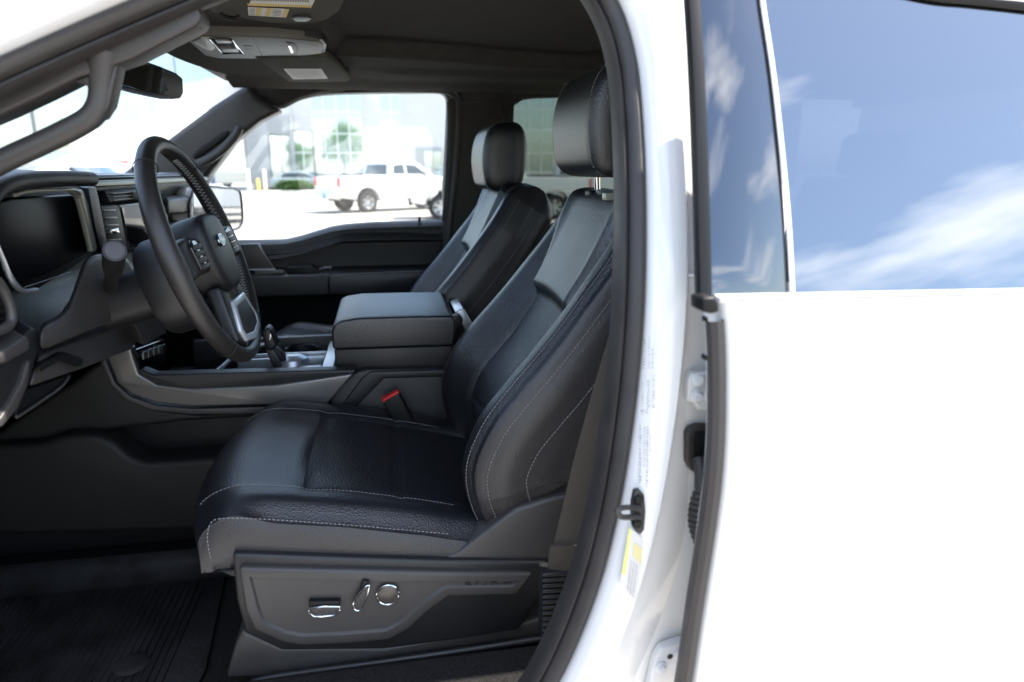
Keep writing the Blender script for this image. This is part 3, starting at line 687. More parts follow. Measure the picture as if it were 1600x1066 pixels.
# headliner
HL = part('headliner', 'dark cloth headliner with a stepped recess')
rows = []
for i in range(60):
    x = -.455 + 2.2 * (i / 59) ** 1.35
    r_ = []
    for j in range(150):
        y = .94 + 1.46 * j / 149
        z = 1.872
        inx = sm(-.115, -.075, x); iny = sm(.98, 1.02, y) * (1 - sm(1.83 + .12 * sm(-.05, .5, x), 1.85 + .12 * sm(-.05, .5, x), y))
        z += .036 * inx * iny
        z += .012 * sm(2.02, 2.10, y) * (1 - sm(2.18, 2.3, y)) * -1 * sm(-.06, .05, x)
        z -= .022 * sm(2.24, 2.40, y) + .03 * (1 - sm(.94, 1.0, y))
        z -= .026 * (1 - sm(-.455, -.425, x)) * (1 - sm(1.7, 2.35, y))
        r_.append(Vector((x, y, z)))
    rows.append(r_)
grid('ceiling_cloth', rows, HEADL, HL, angle=80)
tube('grab_point', [U(590, 100, 2.25), U(640, 104, 2.25), U(665, 108, 2.25)], .006, HEADL, HL, flat=.7)
lathe('coat_hook', [(0, .008), (.008, .006), (.011, 0)], U(888, 132, 2.2), (0, -1, -.6), CREAM, HL)
# overhead console
OC = part('overhead_console', 'grey brown overhead console with chrome framed controls')
ZO = 1.854
def uz(a, b, z=ZO): return UZ(a, b, z)
slab('console_shell', [uz(a, b) for a, b in ((287, 55), (330, 56), (420, 58), (498, 65), (505, 72), (503, 84), (470, 88), (400, 89), (345, 88.5), (326, 85))], (0, 0, .03), OHC, OC, bevel=.004)
slab('console_rim', [uz(a, b, ZO + .004) for a, b in ((280, 53), (330, 53), (420, 55), (503, 62), (511, 72), (507, 87), (470, 91), (400, 92), (342, 91.5), (320, 87))], (0, 0, .03), PLASTIC, OC, bevel=.004)
slab('map_lamp', [uz(a, b, ZO - .003) for a, b in ((302, 66), (314, 60), (326, 60), (336, 76), (330, 80), (318, 76))], (0, 0, .006), CREAM, OC, bevel=.001)
cf = [uz(a, b, ZO - .002) for a, b in ((325, 60), (362, 62.5), (379, 83), (347, 83.5))]
slab('control_plate', cf, (0, 0, .004), GLOSSB, OC, bevel=0)
tube('control_frame', cf, .0022, CHROME, OC, closed=True, smooth=1, seg=6)
slab('control_key', [uz(a, b, ZO - .005) for a, b in ((336, 63), (358, 64), (362, 68), (340, 68))], (0, 0, .004), SATIN, OC, bevel=.001)
slab('control_key', [uz(a, b, ZO - .005) for a, b in ((345, 77), (368, 77), (373, 82), (349, 82))], (0, 0, .004), SATIN, OC, bevel=.001)
slab('microphone', [uz(a, b, ZO - .001) for a, b in ((380, 72), (393, 72.5), (396, 78), (383, 78))], (0, 0, .002), BLACKP, OC, bevel=0)
slab('lid_gap', [uz(a, b, ZO - .0008) for a, b in ((395, 62), (397, 62), (411, 87), (408.5, 87))], (0, 0, .002), BLACKP, OC, bevel=0)
slab('holder_latch', [uz(a, b, ZO - .003) for a, b in ((450, 72), (454, 72), (459, 82), (455, 84))], (0, 0, .003), CHROME, OC, bevel=.0005)
tube('latch_edge', [uz(a, b, ZO - .0005) for a, b in ((447, 66), (458, 68), (464, 76), (464, 87))], .0012, BLACKP, OC, seg=6)
# sun visors
def visor(name, pix, z, label):
    v = part(name, label)
    slab('visor_panel', [UZ(a, b, z) for a, b in pix], (0, 0, .016), VISOR, v, bevel=.006, seg=4)
    return v
V1 = visor('sun_visor', ((330, 20), (420, 36), (480, 38), (512, 32), (532, 18), (545, -12), (560, -60), (300, -60), (290, -20)), 1.866, 'dark sun visor with two warning labels')
for k, q in enumerate((((388, 9), (486, 12), (494, -4), (396, -6)), ((387, 12), (452, 15), (447, 27.5), (388, 24)))):
    slab('visor_label', [UZ(a, b, 1.8645) for a, b in q], (0, 0, .001), PAPER, V1, bevel=0)
for q in (((386, 6.0), (487, 9.2), (485, 12), (388, 9)),):
    slab('label_stripe', [UZ(a, b, 1.8638) for a, b in q], (0, 0, .0005), YELLOW, V1, bevel=0)
for q in (((401, 12.6), (409, 13), (407, 25), (399, 24.5)), ((417, 13.2), (424, 13.6), (421, 25.8), (414, 25.4)), ((445, 14.6), (452, 15), (447, 27.4), (441, 27))):
    slab('label_stripe', [UZ(a, b, 1.8638) for a, b in q], (0, 0, .0005), YELLOW, V1, bevel=0)
bmi = bmesh.new()
def inkbar(bm, q, z):
    f = [bm.verts.new(UZ(a, b, z)) for a, b in q]; bm.faces.new(f)
for k in range(24): inkbar(bmi, ((392 + 3.8 * k, 1 + .12 * k), (394.6 + 3.8 * k, 1 + .12 * k), (395 + 3.8 * k, -3 + .12 * k), (392.4 + 3.8 * k, -3 + .12 * k)), 1.8636)
for k in range(5): inkbar(bmi, ((390, 13.8 + 2.1 * k), (398, 14.2 + 2.1 * k), (398, 14.8 + 2.1 * k), (390, 14.4 + 2.1 * k)), 1.8636)
for k in range(5): inkbar(bmi, ((426, 15.2 + 2.1 * k), (439, 15.8 + 2.1 * k), (439, 16.3 + 2.1 * k), (426, 15.7 + 2.1 * k)), 1.8636)
o = from_bm('label_print', bmi, INK, V1); o['kind'] = 'stuff'
tube('visor_hook', [UZ(345, 21, 1.862), UZ(350, 26, 1.858), UZ(366, 29, 1.858), UZ(374, 26, 1.862)], .0035, PLASTIC, V1)
slab('vanity_catch', [UZ(a, b, 1.862) for a, b in ((456, 29), (464, 26.5), (482, 27), (487, 30), (480, 34), (462, 34))], (0, 0, .006), PLASTIC, V1, bevel=.002)
V2 = visor('sun_visor', ((398, 91), (440, 90), (512, 90), (520, 94), (538, 112), (549, 124), (545, 128), (470, 129), (450, 128)), 1.850, 'dark sun visor above the passenger seat with one pale label')
slab('visor_label', [UZ(a, b, 1.848) for a, b in ((443, 108), (502, 108), (512, 123), (458, 124))], (0, 0, .001), PAPER, V2, bevel=0)
bmi = bmesh.new()
for k in range(6): inkbar(bmi, ((450 + 1.6 * k, 110.5 + 2.1 * k), (496 + 1.6 * k, 110.3 + 2.1 * k), (496.3 + 1.6 * k, 110.8 + 2.1 * k), (450.3 + 1.6 * k, 111 + 2.1 * k)), 1.8474)
o = from_bm('label_print', bmi, mat('faint_ink', (0.5, 0.49, 0.46), .7), V2); o['kind'] = 'stuff'
# rear view mirror
RM = part('rear_view_mirror', 'black framed rear view mirror hanging below the windscreen header')
def my(px): return lin([178, 290], [1.52, 1.78], px)
mo = [(179, 94), (185, 88), (206, 88), (250, 103), (276, 114), (286, 122), (287.5, 146), (283, 154), (272, 155), (230, 146), (186, 133), (179, 126)]
slab('mirror_housing', [U(a, b, my(a)) for a, b in mo], (-.035, .006, 0), BLACKP, RM, bevel=.004)
mcx, mcy = 233, 122
slab('mirror_glass', [U(mcx + (a - mcx) * .955, mcy + (b - mcy) * .90, my(a)) + Vector((.0012, -.0006, 0)) for a, b in mo], (-.002, 0, 0), MIRRORM, RM, bevel=0)
tube('mirror_stem', [U(240, 112, 1.68) + Vector((-.02, 0, 0)), (-.50, 1.67, 1.84), (-.50, 1.67, 1.87)], .012, BLACKP, RM)
slab('sensor_housing', [(-.60, 1.58, 1.80), (-.44, 1.58, 1.862), (-.44, 1.58, 1.885), (-.60, 1.58, 1.83)], (0, .17, 0), OHC, RM, bevel=.006)
# --- door opening: seals and painted frame
path = [(-330, 285, .84), (-180, 208, .86), (0, 126, .88), (120, 72, .90), (240, 20, .91), (350, -25, .92), (500, -82, .93), (680, -98, .94), (830, -84, .94), (905, -40, .93), (948, 25, .915), (970, 100, .885), (979, 190, .845), (983, 300, .80), (982, 420, .762), (976, 540, .748), (962, 670, .742), (940, 800, .738), (908, 920, .736), (858, 1040, .735), (800, 1130, .735), (700, 1220, .735)]
P3 = [U(a, b, y) for a, b, y in path]
FR = part('door_frame', 'white painted door frame around the open driver doorway')
# side=+1/-1 chosen so that 'outwards' leaves the opening
prof_in = [(-.008, .035), (-.010, .012), (-.008, .0), (-.006, -.004), (-.003, -.003), (-.0015, .006)]
prof_bulb = [(-.002, .010), (.000, -.006), (.004, -.014), (.010, -.017), (.016, -.014), (.019, -.004), (.019, .010)]
def px_out(pr, s=1.0): return [(a * s, b) for a, b in pr]
sweep('inner_seal', P3, prof_in, RUBBER, FR, smooth=10, side=1, label='ribbed inner lip of the door seal')
sweep('door_seal', P3, prof_bulb, RUBBER, FR, smooth=10, side=1, label='dark rubber bulb seal round the doorway')
prof_body = [(.012, .03), (.017, .0), (.019, -.018), (.024, -.028), (.032, -.034), (.048, -.038), (.057, -.037), (.061, -.031), (.063, -.018), (.067, -.010), (.085, -.006), (.12, .0), (.15, .02)]
def pb(u):
    # roof rail folds back over the top; on the pillar it stays wide
    k = 1 - sm(.36, .60, u); return [(a, b + .35 * k * max(0, a - .045)) for a, b in prof_body]
sweep('painted_frame', P3, pb, WHITE, FR, smooth=10, side=1)
px_slab('pillar_panel', [(1040, 430), (1150, 430), (1150, 1200), (960, 1200), (990, 1060), (1015, 960), (1035, 860), (1045, 700)], .737, .03, WHITE, FR, bevel=.004)
# --- A pillar trim with grab handle
AP = part('pillar_trim', 'dark front pillar trim with moulded grab handle, driver side')
px_slab('trim_panel', [(-160, 246), (0, 179), (60, 151), (118, 122), (170, 104), (205, 92), (255, 66), (306, 40), (314, 30), (312, 16), (300, 4), (240, 18), (120, 66), (0, 122), (-160, 196)], .93, .05, GREY, AP, bevel=.010, seg=4)
hp_ = [U(a, b, .945) for a, b in ((-190, 352), (-100, 306), (0, 254), (60, 226), (108, 203), (140, 184), (155, 162), (159, 132), (160, 105), (162, 80))]
from_bm('grab_handle', tube_bm(cr_curve(hp_, 8), lambda u: .0138 + .0075 * sm(.72, 1, u), None, 16), GREY, AP, 60)
px_slab('handle_root', [(112, 128), (140, 116), (185, 92), (178, 128), (170, 165), (156, 186), (140, 184), (142, 160), (140, 146), (132, 130)], .936, .03, GREY, AP, bevel=.009)
# --- far A pillar
AP2 = part('pillar_trim', 'dark front pillar trim with grab handle, passenger side')
px_slab('trim_panel', [(120, 330), (200, 263), (262, 217), (330, 166), (380, 134), (389, 128), (402, 152), (440, 172), (405, 190), (365, 222), (340, 256), (322, 278), (250, 330)], 2.42, .09, GREY, AP2, bevel=.022, seg=5)
px_slab('recess_shade', [(300, 242), (312, 230), (346, 207), (357, 203), (357, 211), (345, 222), (318, 242), (303, 249)], 2.412, .02, BLACKP, AP2, bevel=.006)  # black slab standing proud of the trim, painting the shade of a slot
tube('grab_handle', [U(292, 262, 2.40), U(320, 252, 2.385), U(345, 236, 2.385), U(366, 214, 2.40), U(374, 200, 2.41)], .014, GREY, AP2, seg=14)

# --- striker, stickers, hinges, grommet on the B pillar
def jb(px, py, off=0.0):
    # surface of the painted B pillar under a pixel (the pillar stands 34-38 mm outside the seal path)
    y = lin([300, 420, 540, 670, 800, 1040], [.762, .724, .710, .704, .70, .698], py); return U(px, py, y + off)
ST = part('door_striker', 'black door striker loop bolted to the white pillar')
sp_ = [(992, 768), (1000, 766), (1007, 774), (1009, 800), (1007, 828), (1001, 836), (994, 832), (988, 818), (988, 786)]
slab('striker_plate', [jb(a, b, -.003) for a, b in sp_], (0, .008, 0), RUBBER, ST, bevel=.0012)
for q in ((998, 781), (995, 819)): lathe('striker_bolt', [(0, .003), (.0045, .003), (.006, .0015), (.0062, -.002)], jb(q[0], q[1], -.004), (0, -1, 0), BLACKP, ST, seg=16)
lp = [jb(1000, 794, -.004), jb(985, 793, -.018), jb(970, 794, -.030), jb(964, 799, -.034), jb(972, 808, -.030), jb(986, 808, -.018), jb(1000, 808, -.004)]
tube('striker_loop', lp, .0034, RUBBER, ST, seg=10, smooth=5)
TG = part('tyre_label', 'small white and yellow label sticker below the door striker')
slab('label_sheet', [jb(a, b, -.0015) for a, b in ((985, 824), (1004, 842), (1003, 880), (992, 938), (978, 916), (968, 912), (975, 868))], (0, .0012, 0), mat('sticker_white', (.60, .59, .57), .5), TG, bevel=0)
slab('lime_strip', [jb(a, b, -.0023) for a, b in ((983, 825), (987, 829), (977, 900), (971.5, 897))], (0, .0006, 0), LIME, TG, bevel=0)
slab('yellow_patch', [jb(a, b, -.0023) for a, b in ((991, 848), (1003, 858), (1002, 882), (989, 868))], (0, .0006, 0), mat('label_pale_yellow', (.66, .58, .28), .6), TG, bevel=0)
bmi = bmesh.new()
def ink(bm, q, off=-.0023): bm.faces.new([bm.verts.new(jb(a, b, off)) for a, b in q])
for k in range(13):
    for c_ in range(3):
        y0_ = 876 + 4.0 * k + 3.2 * c_; x0_ = 985.5 - .55 * k + c_ * 4.3
        ink(bmi, ((x0_, y0_), (x0_ + 2.9 * random.uniform(.6, 1), y0_ + 2), (x0_ + 2.7 * random.uniform(.6, 1), y0_ + 3.2), (x0_, y0_ + 1.3)))
o = from_bm('label_print', bmi, INK, TG); o['kind'] = 'stuff'
PR = part('pillar_sticker', 'tall transparent sticker with columns of tiny grey print on the white pillar')
bmi = bmesh.new(); random.seed(3)
for (x0_, x1_, y0_, y1_) in ((1004, 1009, 528, 575), (1014, 1016, 527, 578), (1019, 1022, 545, 578), (1004, 1006, 598, 636), (1012, 1017, 595, 640), (1021, 1024, 585, 640), (1003, 1008, 641, 648), (1010, 1014, 641, 648), (1000, 1005, 665, 756), (1008, 1010, 668, 730), (1012, 1016, 667, 762), (1017, 1019, 680, 712)):
    y_ = y0_
    while y_ < y1_:
        h_ = random.uniform(1.2, 3.6); w_ = random.uniform(.5, 1.0) * (x1_ - x0_)
        ink(bmi, ((x0_ - (y_ - 528) * .012, y_), (x0_ + w_ - (y_ - 528) * .012, y_ + .3), (x0_ + w_ - (y_ - 528) * .012, y_ + .3 + h_ * .55), (x0_ - (y_ - 528) * .012, y_ + h_ * .55)), -.0016)
        y_ += h_ + random.uniform(.6, 2.4)
o = from_bm('sticker_print', bmi, mat('pale_ink', (.16, .155, .155), .7), PR); o['kind'] = 'stuff'
def hj(px, py, off=0.0): return U(px, py, .728 + off)
def hinge(label, plate, bolts):
    h = part('door_hinge', label)
    slab('hinge_plate', [hj(a, b, -.008) for a, b in plate], (0, .014, 0), ZINC, h, bevel=.0025)
    for a, b in bolts: lathe('hinge_bolt', [(0, .008), (.0045, .008), (.0055, .006), (.0055, .003), (.0085, .002), (.0085, -.002)], hj(a, b, -.009), (0, -1, .1), ZINC, h, seg=14)
    return h
hinge('upper white hinge plate with three bolts beside the rubber grommet', [(1076, 592), (1082, 583), (1118, 582), (1118, 641), (1090, 641), (1087, 630), (1075, 628)], ((1090, 593), (1088, 619), (1108, 619)))
hinge('lower white hinge plate with bolts at the foot of the pillar', [(1024, 1030), (1034, 1014), (1064, 1004), (1080, 1004), (1072, 1090), (1010, 1090)], ((1033, 1043), (1062, 1022)))
lathe('hinge_hole', [(0, .0006), (.004, .0004)], hj(1047, 1026, -.0085), (0, -1, 0), BLACKP, [o for o in T.children if o.name.startswith('door_hinge')][-1], seg=14)
GR = part('harness_grommet', 'black rubber cable grommet and ribbed boot between pillar and rear door')
gp = [(1072, 678), (1078, 668), (1090, 664), (1120, 664), (1120, 745), (1092, 743), (1078, 735), (1072, 722)]
slab('grommet_frame', [hj(a, b, -.004) for a, b in gp], (0, .01, 0), RUBBER, GR, bevel=.003, inset=(.006, .004))
slab('grommet_well', [hj(1096 + (a - 1096) * .66, 704 + (b - 704) * .74, -.006) for a, b in gp], (0, .008, 0), BLACKP, GR, bevel=.003)
tube('harness_neck', [hj(1092, 715, -.006), hj(1096, 740, -.016), hj(1096, 765, -.022)], .0085, RUBBER, GR)
nb = 13
for k in range(nb):
    u = k / (nb - 1); cxp = 1097 + 3 * u + 0 * u; cyp = 764 + 98 * u; rr = .0085 + .0105 * math.sin(math.pi * min(1, u * 1.05)) ** .8
    lathe('boot_ring', [(rr * .62, .0042), (rr * .9, .0028), (rr, .0), (rr * .9, -.0028), (rr * .62, -.0042)], hj(cxp, cyp, -.022), (0.10, -.15, -1), RUBBER, GR, seg=18)
from_bm('boot_core', tube_bm([hj(1097, 762, -.022), hj(1100, 862, -.022)], .0075, None, 12), BLACKP, GR)

# --- rear door
RD = part('rear_door', 'closed white rear door with privacy glass reflecting blue sky')
edge = [(0, 0, 1)] * 6 + [(1124, 500, .645), (1127, 580, .642), (1126, 680, .641), (1120, 760, .641), (1108, 850, .642), (1092, 950, .644), (1076, 1060, .647), (1060, 1160, .652)]
E3 = [U(a - 9, b, y) for a, b, y in edge]
def ybody(z): return lin([.4, .7, 1.0, 1.25, 1.42, 1.48], [.675, .655, .642, .638, .644, .650], z)
low = cr_curve([U(a, b, y) for a, b, y in edge[6:]] , 6)
beltz = lambda x: 1.4715 - .012 * (x - .33)
# painted lower skin
ztop = 1.468
lowE = [Vector((U(1118, 468, .648).x, 0, ztop))] + [p for p in low]
rows = []
for p in lowE:
    r_ = []
    for k in range(40):
        x = p.x + .004 + 1.05 * (k / 39) ** 1.5
        z = p.z + (0 if p.z < 1.46 else -.012 * (x - .33))
        y = ybody(z) - .006 * sm(0, .02, x - p.x) - .002 * math.exp(-((z - 1.12) / .05) ** 2) + .0
        r_.append(Vector((x, y, z)))
    rows.append([r_[0] + Vector((.003, .05, 0)), r_[0] + Vector((0, .012, 0)), r_[0] + Vector((.0012, .003, 0))] + r_[1:])
grid('door_skin', rows, WHITE, RD, angle=50, label='white outer door skin')
# belt ledge under the glass
slab('belt_ledge', [(.335, .642, 1.4715), (.335, .700, 1.4775), (.335, .70, 1.455), (.335, .646, 1.4655)], (1.1, .0, -.013), WHITE, RD, bevel=.0015)
# upper pieces lie on the leaning glass plane
GY0, GZ0, GK = .6575, 1.474, .30           # y = GY0 + GK*(z-GZ0)
gn = Vector((0, -1, GK)).normalized()
def gl(px, py, off=0.0):
    r = ray(px, py); pn = Vector((0, 1, -GK)); d = (Vector((0, GY0, GZ0)) - O).dot(pn) / r.dot(pn); return O + r * d - Vector((0, 1, -GK)).normalized() * off
slab('pillar_cover', [gl(a, b) for a, b in ((1104, 463), (1101, 380), (1097, 240), (1091, 100), (1085, 0), (1079, -80), (1180, -80), (1190, 0), (1206, 110), (1219, 230), (1227, 350), (1231, 460))], -gn * .004, APPL, RD, bevel=.001, label='gloss black pillar cover with fine scratches')
def scratch_mat():
    m = APPL; nt = m.node_tree; p = nt.nodes['Principled BSDF']
    t = N(nt, 'ShaderNodeTexCoord'); mp_ = N(nt, 'ShaderNodeMapping'); mp_.inputs['Rotation'].default_value = (0, R(35), 0); mp_.inputs['Scale'].default_value = (400, 60, 12)
    n = N(nt, 'ShaderNodeTexNoise'); n.inputs['Scale'].default_value = 1.0; n.inputs['Detail'].default_value = 6
    b = N(nt, 'ShaderNodeBump'); b.inputs['Strength'].default_value = 0.03; b.inputs['Distance'].default_value = .0008
    nt.links.new(t.outputs['Object'], mp_.inputs[0]); nt.links.new(mp_.outputs[0], n.inputs['Vector']); nt.links.new(n.outputs[0], b.inputs['Height']); nt.links.new(b.outputs[0], p.inputs['Normal'])
scratch_mat()
tube('edge_reflection_strip', [gl(a, b, .003) for a, b in ((1181, -80), (1189, 0), (1206, 115), (1220, 240), (1230, 350), (1236, 462))], .0029, WHITE, RD, flat=.5, seg=8, label='thin white strip painted as a reflection between pillar cover and glass')  # white colour stands in for the bright reflection along the glass edge
slab('window_glass', [gl(a, b, .001) for a, b in ((1240, 461), (1232, 340), (1222, 235), (1208, 115), (1193, 0), (1185, -80), (1500, -20), (1640, 4), (2400, 100), (2400, 448), (1700, 454))], -gn * .004, TINT, RD, bevel=0, label='dark privacy glass mirroring blue sky and cloud')
tube('window_top_trim', [gl(a, b, .006) for a, b in ((1300, -40), (1440, -5), (1520, 4), (1600, 13), (1720, 30), (2300, 100))], .006, BLACKP, RD, flat=.6)
slab('upper_frame', [gl(a, b, .002) for a, b in ((1086, -84), (1184, -84), (1300, -44), (1440, -9), (1520, 0), (1600, 9), (1720, 26), (2400, 100), (2400, 0), (1720, -90), (1400, -150), (1200, -165), (1084, -165))], -gn * .03, WHITE, RD, bevel=.003)
tube('window_chrome', [gl(a, b, .010) for a, b in ((1420, -14), (1520, -2), (1600, 6), (1720, 22))], .004, CHROME, RD, flat=.6)
sweep('edge_seal', [gl(a, b, -.002) for a, b in ((1080, -80), (1086, 0), (1092, 100), (1098, 240), (1102, 380), (1104, 468))], [(-.006, .014), (-.009, .0), (-.008, -.005), (.0, -.007), (.005, -.005), (.006, .002)], BLACKP, RD, side=1, smooth=8, label='black rubber strip on the door edge')
sweep('edge_seal', E3[6:], [(-.002, .016), (-.007, .004), (-.006, -.005), (.0, -.009), (.008, -.008), (.0095, .002)], RUBBER, RD, side=1, smooth=8)
px_slab('seal_end_cap', [(1098, 466), (1118, 464), (1124, 474), (1125, 488), (1113, 491), (1098, 488)], .630, .03, BLACKP, RD, bevel=.003)
for q in ((1106, 500), (1105, 560), (1083, 972)): px_slab('seal_clip', [(q[0] - 3, q[1] - 4), (q[0] + 1, q[1] - 4), (q[0] + 1, q[1] + 4), (q[0] - 3, q[1] + 4)], .640, .01, BLACKP, RD, bevel=.001)
box('door_handle', (1.12, .605, 1.36), (1.28, .63, 1.39), WHITE, RD, .008)
box('inner_liner', (.42, .72, .80), (1.35, .75, 1.46), PLASTIC, RD, .01)

# --- front door, swung open beside the camera
FD = part('front_door', 'open white front door, hinged at the wing, black inside')
fa = R(-68); fh = Vector((-.96, .66, 0)); fd = Vector((math.cos(fa), math.sin(fa), 0)); fnn = Vector((math.sin(fa), -math.cos(fa), 0))
def fp(u, z, o=0.0): return fh + fd * u + fnn * o + Vector((0, 0, z))
slab('door_skin', [fp(0, .62), fp(1.08, .62), fp(1.12, .9), fp(1.12, 1.46), fp(0, 1.40)], fnn * .035, WHITE, FD, bevel=.015)
slab('inner_panel', [fp(.04, .68), fp(1.05, .68), fp(1.07, 1.0), fp(1.07, 1.45), fp(.04, 1.40)], fnn * -.07, PLASTIC, FD, bevel=.025, seg=4)
slab('armrest', [fp(.35, 1.18, -.07), fp(.95, 1.20, -.07), fp(.95, 1.26, -.07), fp(.35, 1.25, -.07)], fnn * -.07, LEATHER, FD, bevel=.02)
tube('window_frame', [fp(.10, 1.40), fp(.45, 1.68), fp(.70, 1.82), fp(.95, 1.86), fp(1.10, 1.80), fp(1.12, 1.46)], .020, BLACKP, FD)
slab('window_glass', [fp(.10, 1.40), fp(.45, 1.67), fp(.70, 1.81), fp(.95, 1.85), fp(1.09, 1.79), fp(1.11, 1.46)], fnn * .004, CLEAR, FD, bevel=0)
# --- passenger side
PD2 = part('passenger_door', 'closed passenger door with dark armrest panel and clear window')
def zb(x): return lin([-1, -.36, -.3, -.2, -.14, -.05, .3], [1.353, 1.355, 1.368, 1.398, 1.407, 1.412, 1.418], x)
rows = []
prof = [(0, 2.60), (.003, 2.575), (-.004, 2.552), (-.016, 2.535), (-.035, 2.528), (-.06, 2.527), (-.064, 2.520), (-.068, 2.527), (-.11, 2.53)]
prof2 = [(1.262, 2.53), (1.256, 2.51), (1.252, 2.47), (1.249, 2.435), (1.243, 2.425), (1.22, 2.42), (1.18, 2.422), (1.172, 2.43), (1.165, 2.49), (1.10, 2.52), (.9, 2.525), (.75, 2.53)]
for k in range(70):
    x = -1.0 + 1.205 * k / 69
    dpt = lin([-1, -.36, -.1, .25], [.05, .045, .062, .07], x) / .064
    r_ = [Vector((x, y, zb(x) + (z * (dpt if z < -.01 else 1)))) for z, y in prof]
    r_ += [Vector((x, y, z)) for z, y in prof2]
    rows.append(r_)
grid('door_panel', rows, PLASTIC, PD2, angle=30)
px_slab('armrest_pad', [(512, 430), (640, 424), (668, 424), (672, 432), (668, 458), (512, 462)], 2.405, .10, LEATHER, PD2, bevel=.008)
px_slab('speaker_cover', [(330, 384), (403, 381), (412, 395), (430, 421), (330, 423)], 2.49, .03, GREY, PD2, bevel=.003)
tube('cover_strip', [U(330, 423, 2.485), U(430, 421, 2.485)], .0026, SILVER, PD2, smooth=0)
px_slab('pull_bracket', [(398, 424), (440, 423), (445, 427), (398, 431)], 2.44, .03, OHC, PD2, bevel=.002)
px_slab('handle_well', [(448, 418), (486, 416), (500, 424), (498, 430), (448, 431)], 2.45, .06, BLACKP, PD2, bevel=.003)
tube('door_handle', [U(500, 422, 2.44), U(508, 419, 2.43), U(518, 418, 2.43)], .005, SATIN, PD2)
px_slab('lock_pin', [(654, 339), (657, 339), (658, 347), (653, 347)], 2.55, .006, BLACKP, PD2, bevel=.001)
wl = [(300, 380), (340, 255), (372, 213), (405, 188), (440, 169), (470, 156), (505, 149.5), (560, 147), (640, 146), (680, 146), (692, 149), (697, 160), (696, 200), (691, 300), (689, 347), (640, 348), (545, 350), (500, 361), (455, 374), (400, 380)]
WL = [U(a, b, 2.57) for a, b in wl]
ringp = [(0, .02), (-.0, .0), (.004, -.012), (.014, -.016), (.016, -.026), (.034, -.045), (.055, -.052)]
sweep('window_frame', WL, ringp, PLASTIC, PD2, closed=True, smooth=5, side=1)
slab('window_glass', WL, (0, .004, 0), CLEAR, PD2, bevel=0, label='clear passenger window')
wmm = slab('wing_mirror', [UX(a, b, -.55) for a, b in ((298, 292), (352, 290), (372, 293), (380, 302), (383, 340), (380, 354), (368, 364), (300, 372))], (-.12, .03, 0), WHITE, PD2, bevel=.02, seg=4, label='exterior mirror seen through the passenger window')
slab('mirror_face', [UX(a, b, -.5485) for a, b in ((302, 297), (352, 294), (369, 296), (376, 304), (379, 340), (376, 352), (366, 359), (304, 367))], (-.003, 0, 0), MIRRORM, wmm, bevel=0)
tube('mirror_rim', [UX(a, b, -.5478) for a, b in ((302, 297), (352, 294), (369, 296), (376, 304), (379, 340), (376, 352), (366, 359), (304, 367))], .004, BLACKP, wmm, closed=True, smooth=3, seg=6)
PB = part('centre_pillar', 'dark centre pillar trim behind the passenger window')
px_slab('pillar_cover', [(701, 150), (716, 160), (740, 158), (775, 150), (790, 190), (792, 440), (690, 440), (694, 350), (700, 250)], 2.50, .10, HEADL, PB, bevel=.012)
tube('pillar_seal', [U(a, b, 2.505) for a, b in ((640, 139), (690, 141), (710, 150), (716, 175), (712, 260), (703, 350), (697, 440))], .012, RUBBER, PB, seg=12)
tube('pillar_lip', [U(a, b, 2.515) for a, b in ((700, 160), (701, 200), (696, 300), (692, 345))], .006, GREY, PB)
QD = part('rear_passenger_door', 'far rear door with tinted window between the two headrests')
wl2 = [(800, 172), (806, 160), (822, 152.5), (860, 150), (1000, 150), (1100, 158), (1110, 300), (1100, 352), (900, 350), (800, 348), (797, 300)]
WL2 = [U(a, b, 2.58) for a, b in wl2]
sweep('window_frame', WL2, [(0, .02), (0, 0), (.006, -.02), (.02, -.03), (.05, -.045), (.11, -.06)], HEADL, QD, closed=True, smooth=5, side=1)
slab('window_glass', WL2, (0, .004, 0), TINT2, QD, bevel=0, label='lightly tinted far rear window')
tube('window_edge', WL2[10:] + WL2[:4], .007, BLACKP, QD)
box('door_panel', (.34, 2.50, .75), (1.45, 2.62, 1.40), PLASTIC, QD, .01)
px_slab('rail_filler', [(372, 112), (480, 116), (540, 139), (500, 143), (466, 153), (438, 168), (404, 158), (386, 130)], 2.49, .08, HEADL, PB, bevel=.01)
px_slab('rail_filler', [(640, 124), (900, 124), (900, 150), (812, 153), (800, 172), (790, 190), (740, 175), (716, 156), (690, 141), (640, 138)], 2.53, .06, HEADL, PB, bevel=.006)
# side rails that close the cabin above the far windows
SH = part('cab_shell', 'white cab roof, rear wall and far side of the truck')
box('roof_skin', (-.38, .97, 1.935), (1.78, 2.36, 1.965), WHITE, SH, .012)
slab('far_roof_rail', [(-.46, 2.34, 1.89), (1.75, 2.34, 1.89), (1.75, 2.46, 1.86), (-.38, 2.46, 1.868)], (0, .06, .06), HEADL, SH, bevel=.008)
slab('near_roof_rail', [(-.34, .955, 1.875), (1.75, .955, 1.875), (1.75, .955, 1.925), (-.34, .955, 1.925)], (0, .06, .02), HEADL, SH, bevel=.006)
slab('header_rail', [(-.47, .98, 1.862), (-.40, .98, 1.885), (-.36, .98, 1.93), (-.44, .98, 1.90)], (0, 1.38, 0), PLASTIC, SH, bevel=.006)
box('rear_wall', (1.70, .80, .75), (1.76, 2.55, 1.50), PLASTIC, SH, .01)
box('rear_wall_top', (1.70, .97, 1.82), (1.76, 2.38, 1.94), PLASTIC, SH, .01)
slab('rear_window', [(1.73, .95, 1.50), (1.73, 2.40, 1.50), (1.73, 2.36, 1.82), (1.73, .97, 1.82)], (.004, 0, 0), TINT2, SH, bevel=0)
box('far_skin', (-1.3, 2.62, .45), (1.75, 2.66, 1.34), WHITE, SH, .01)
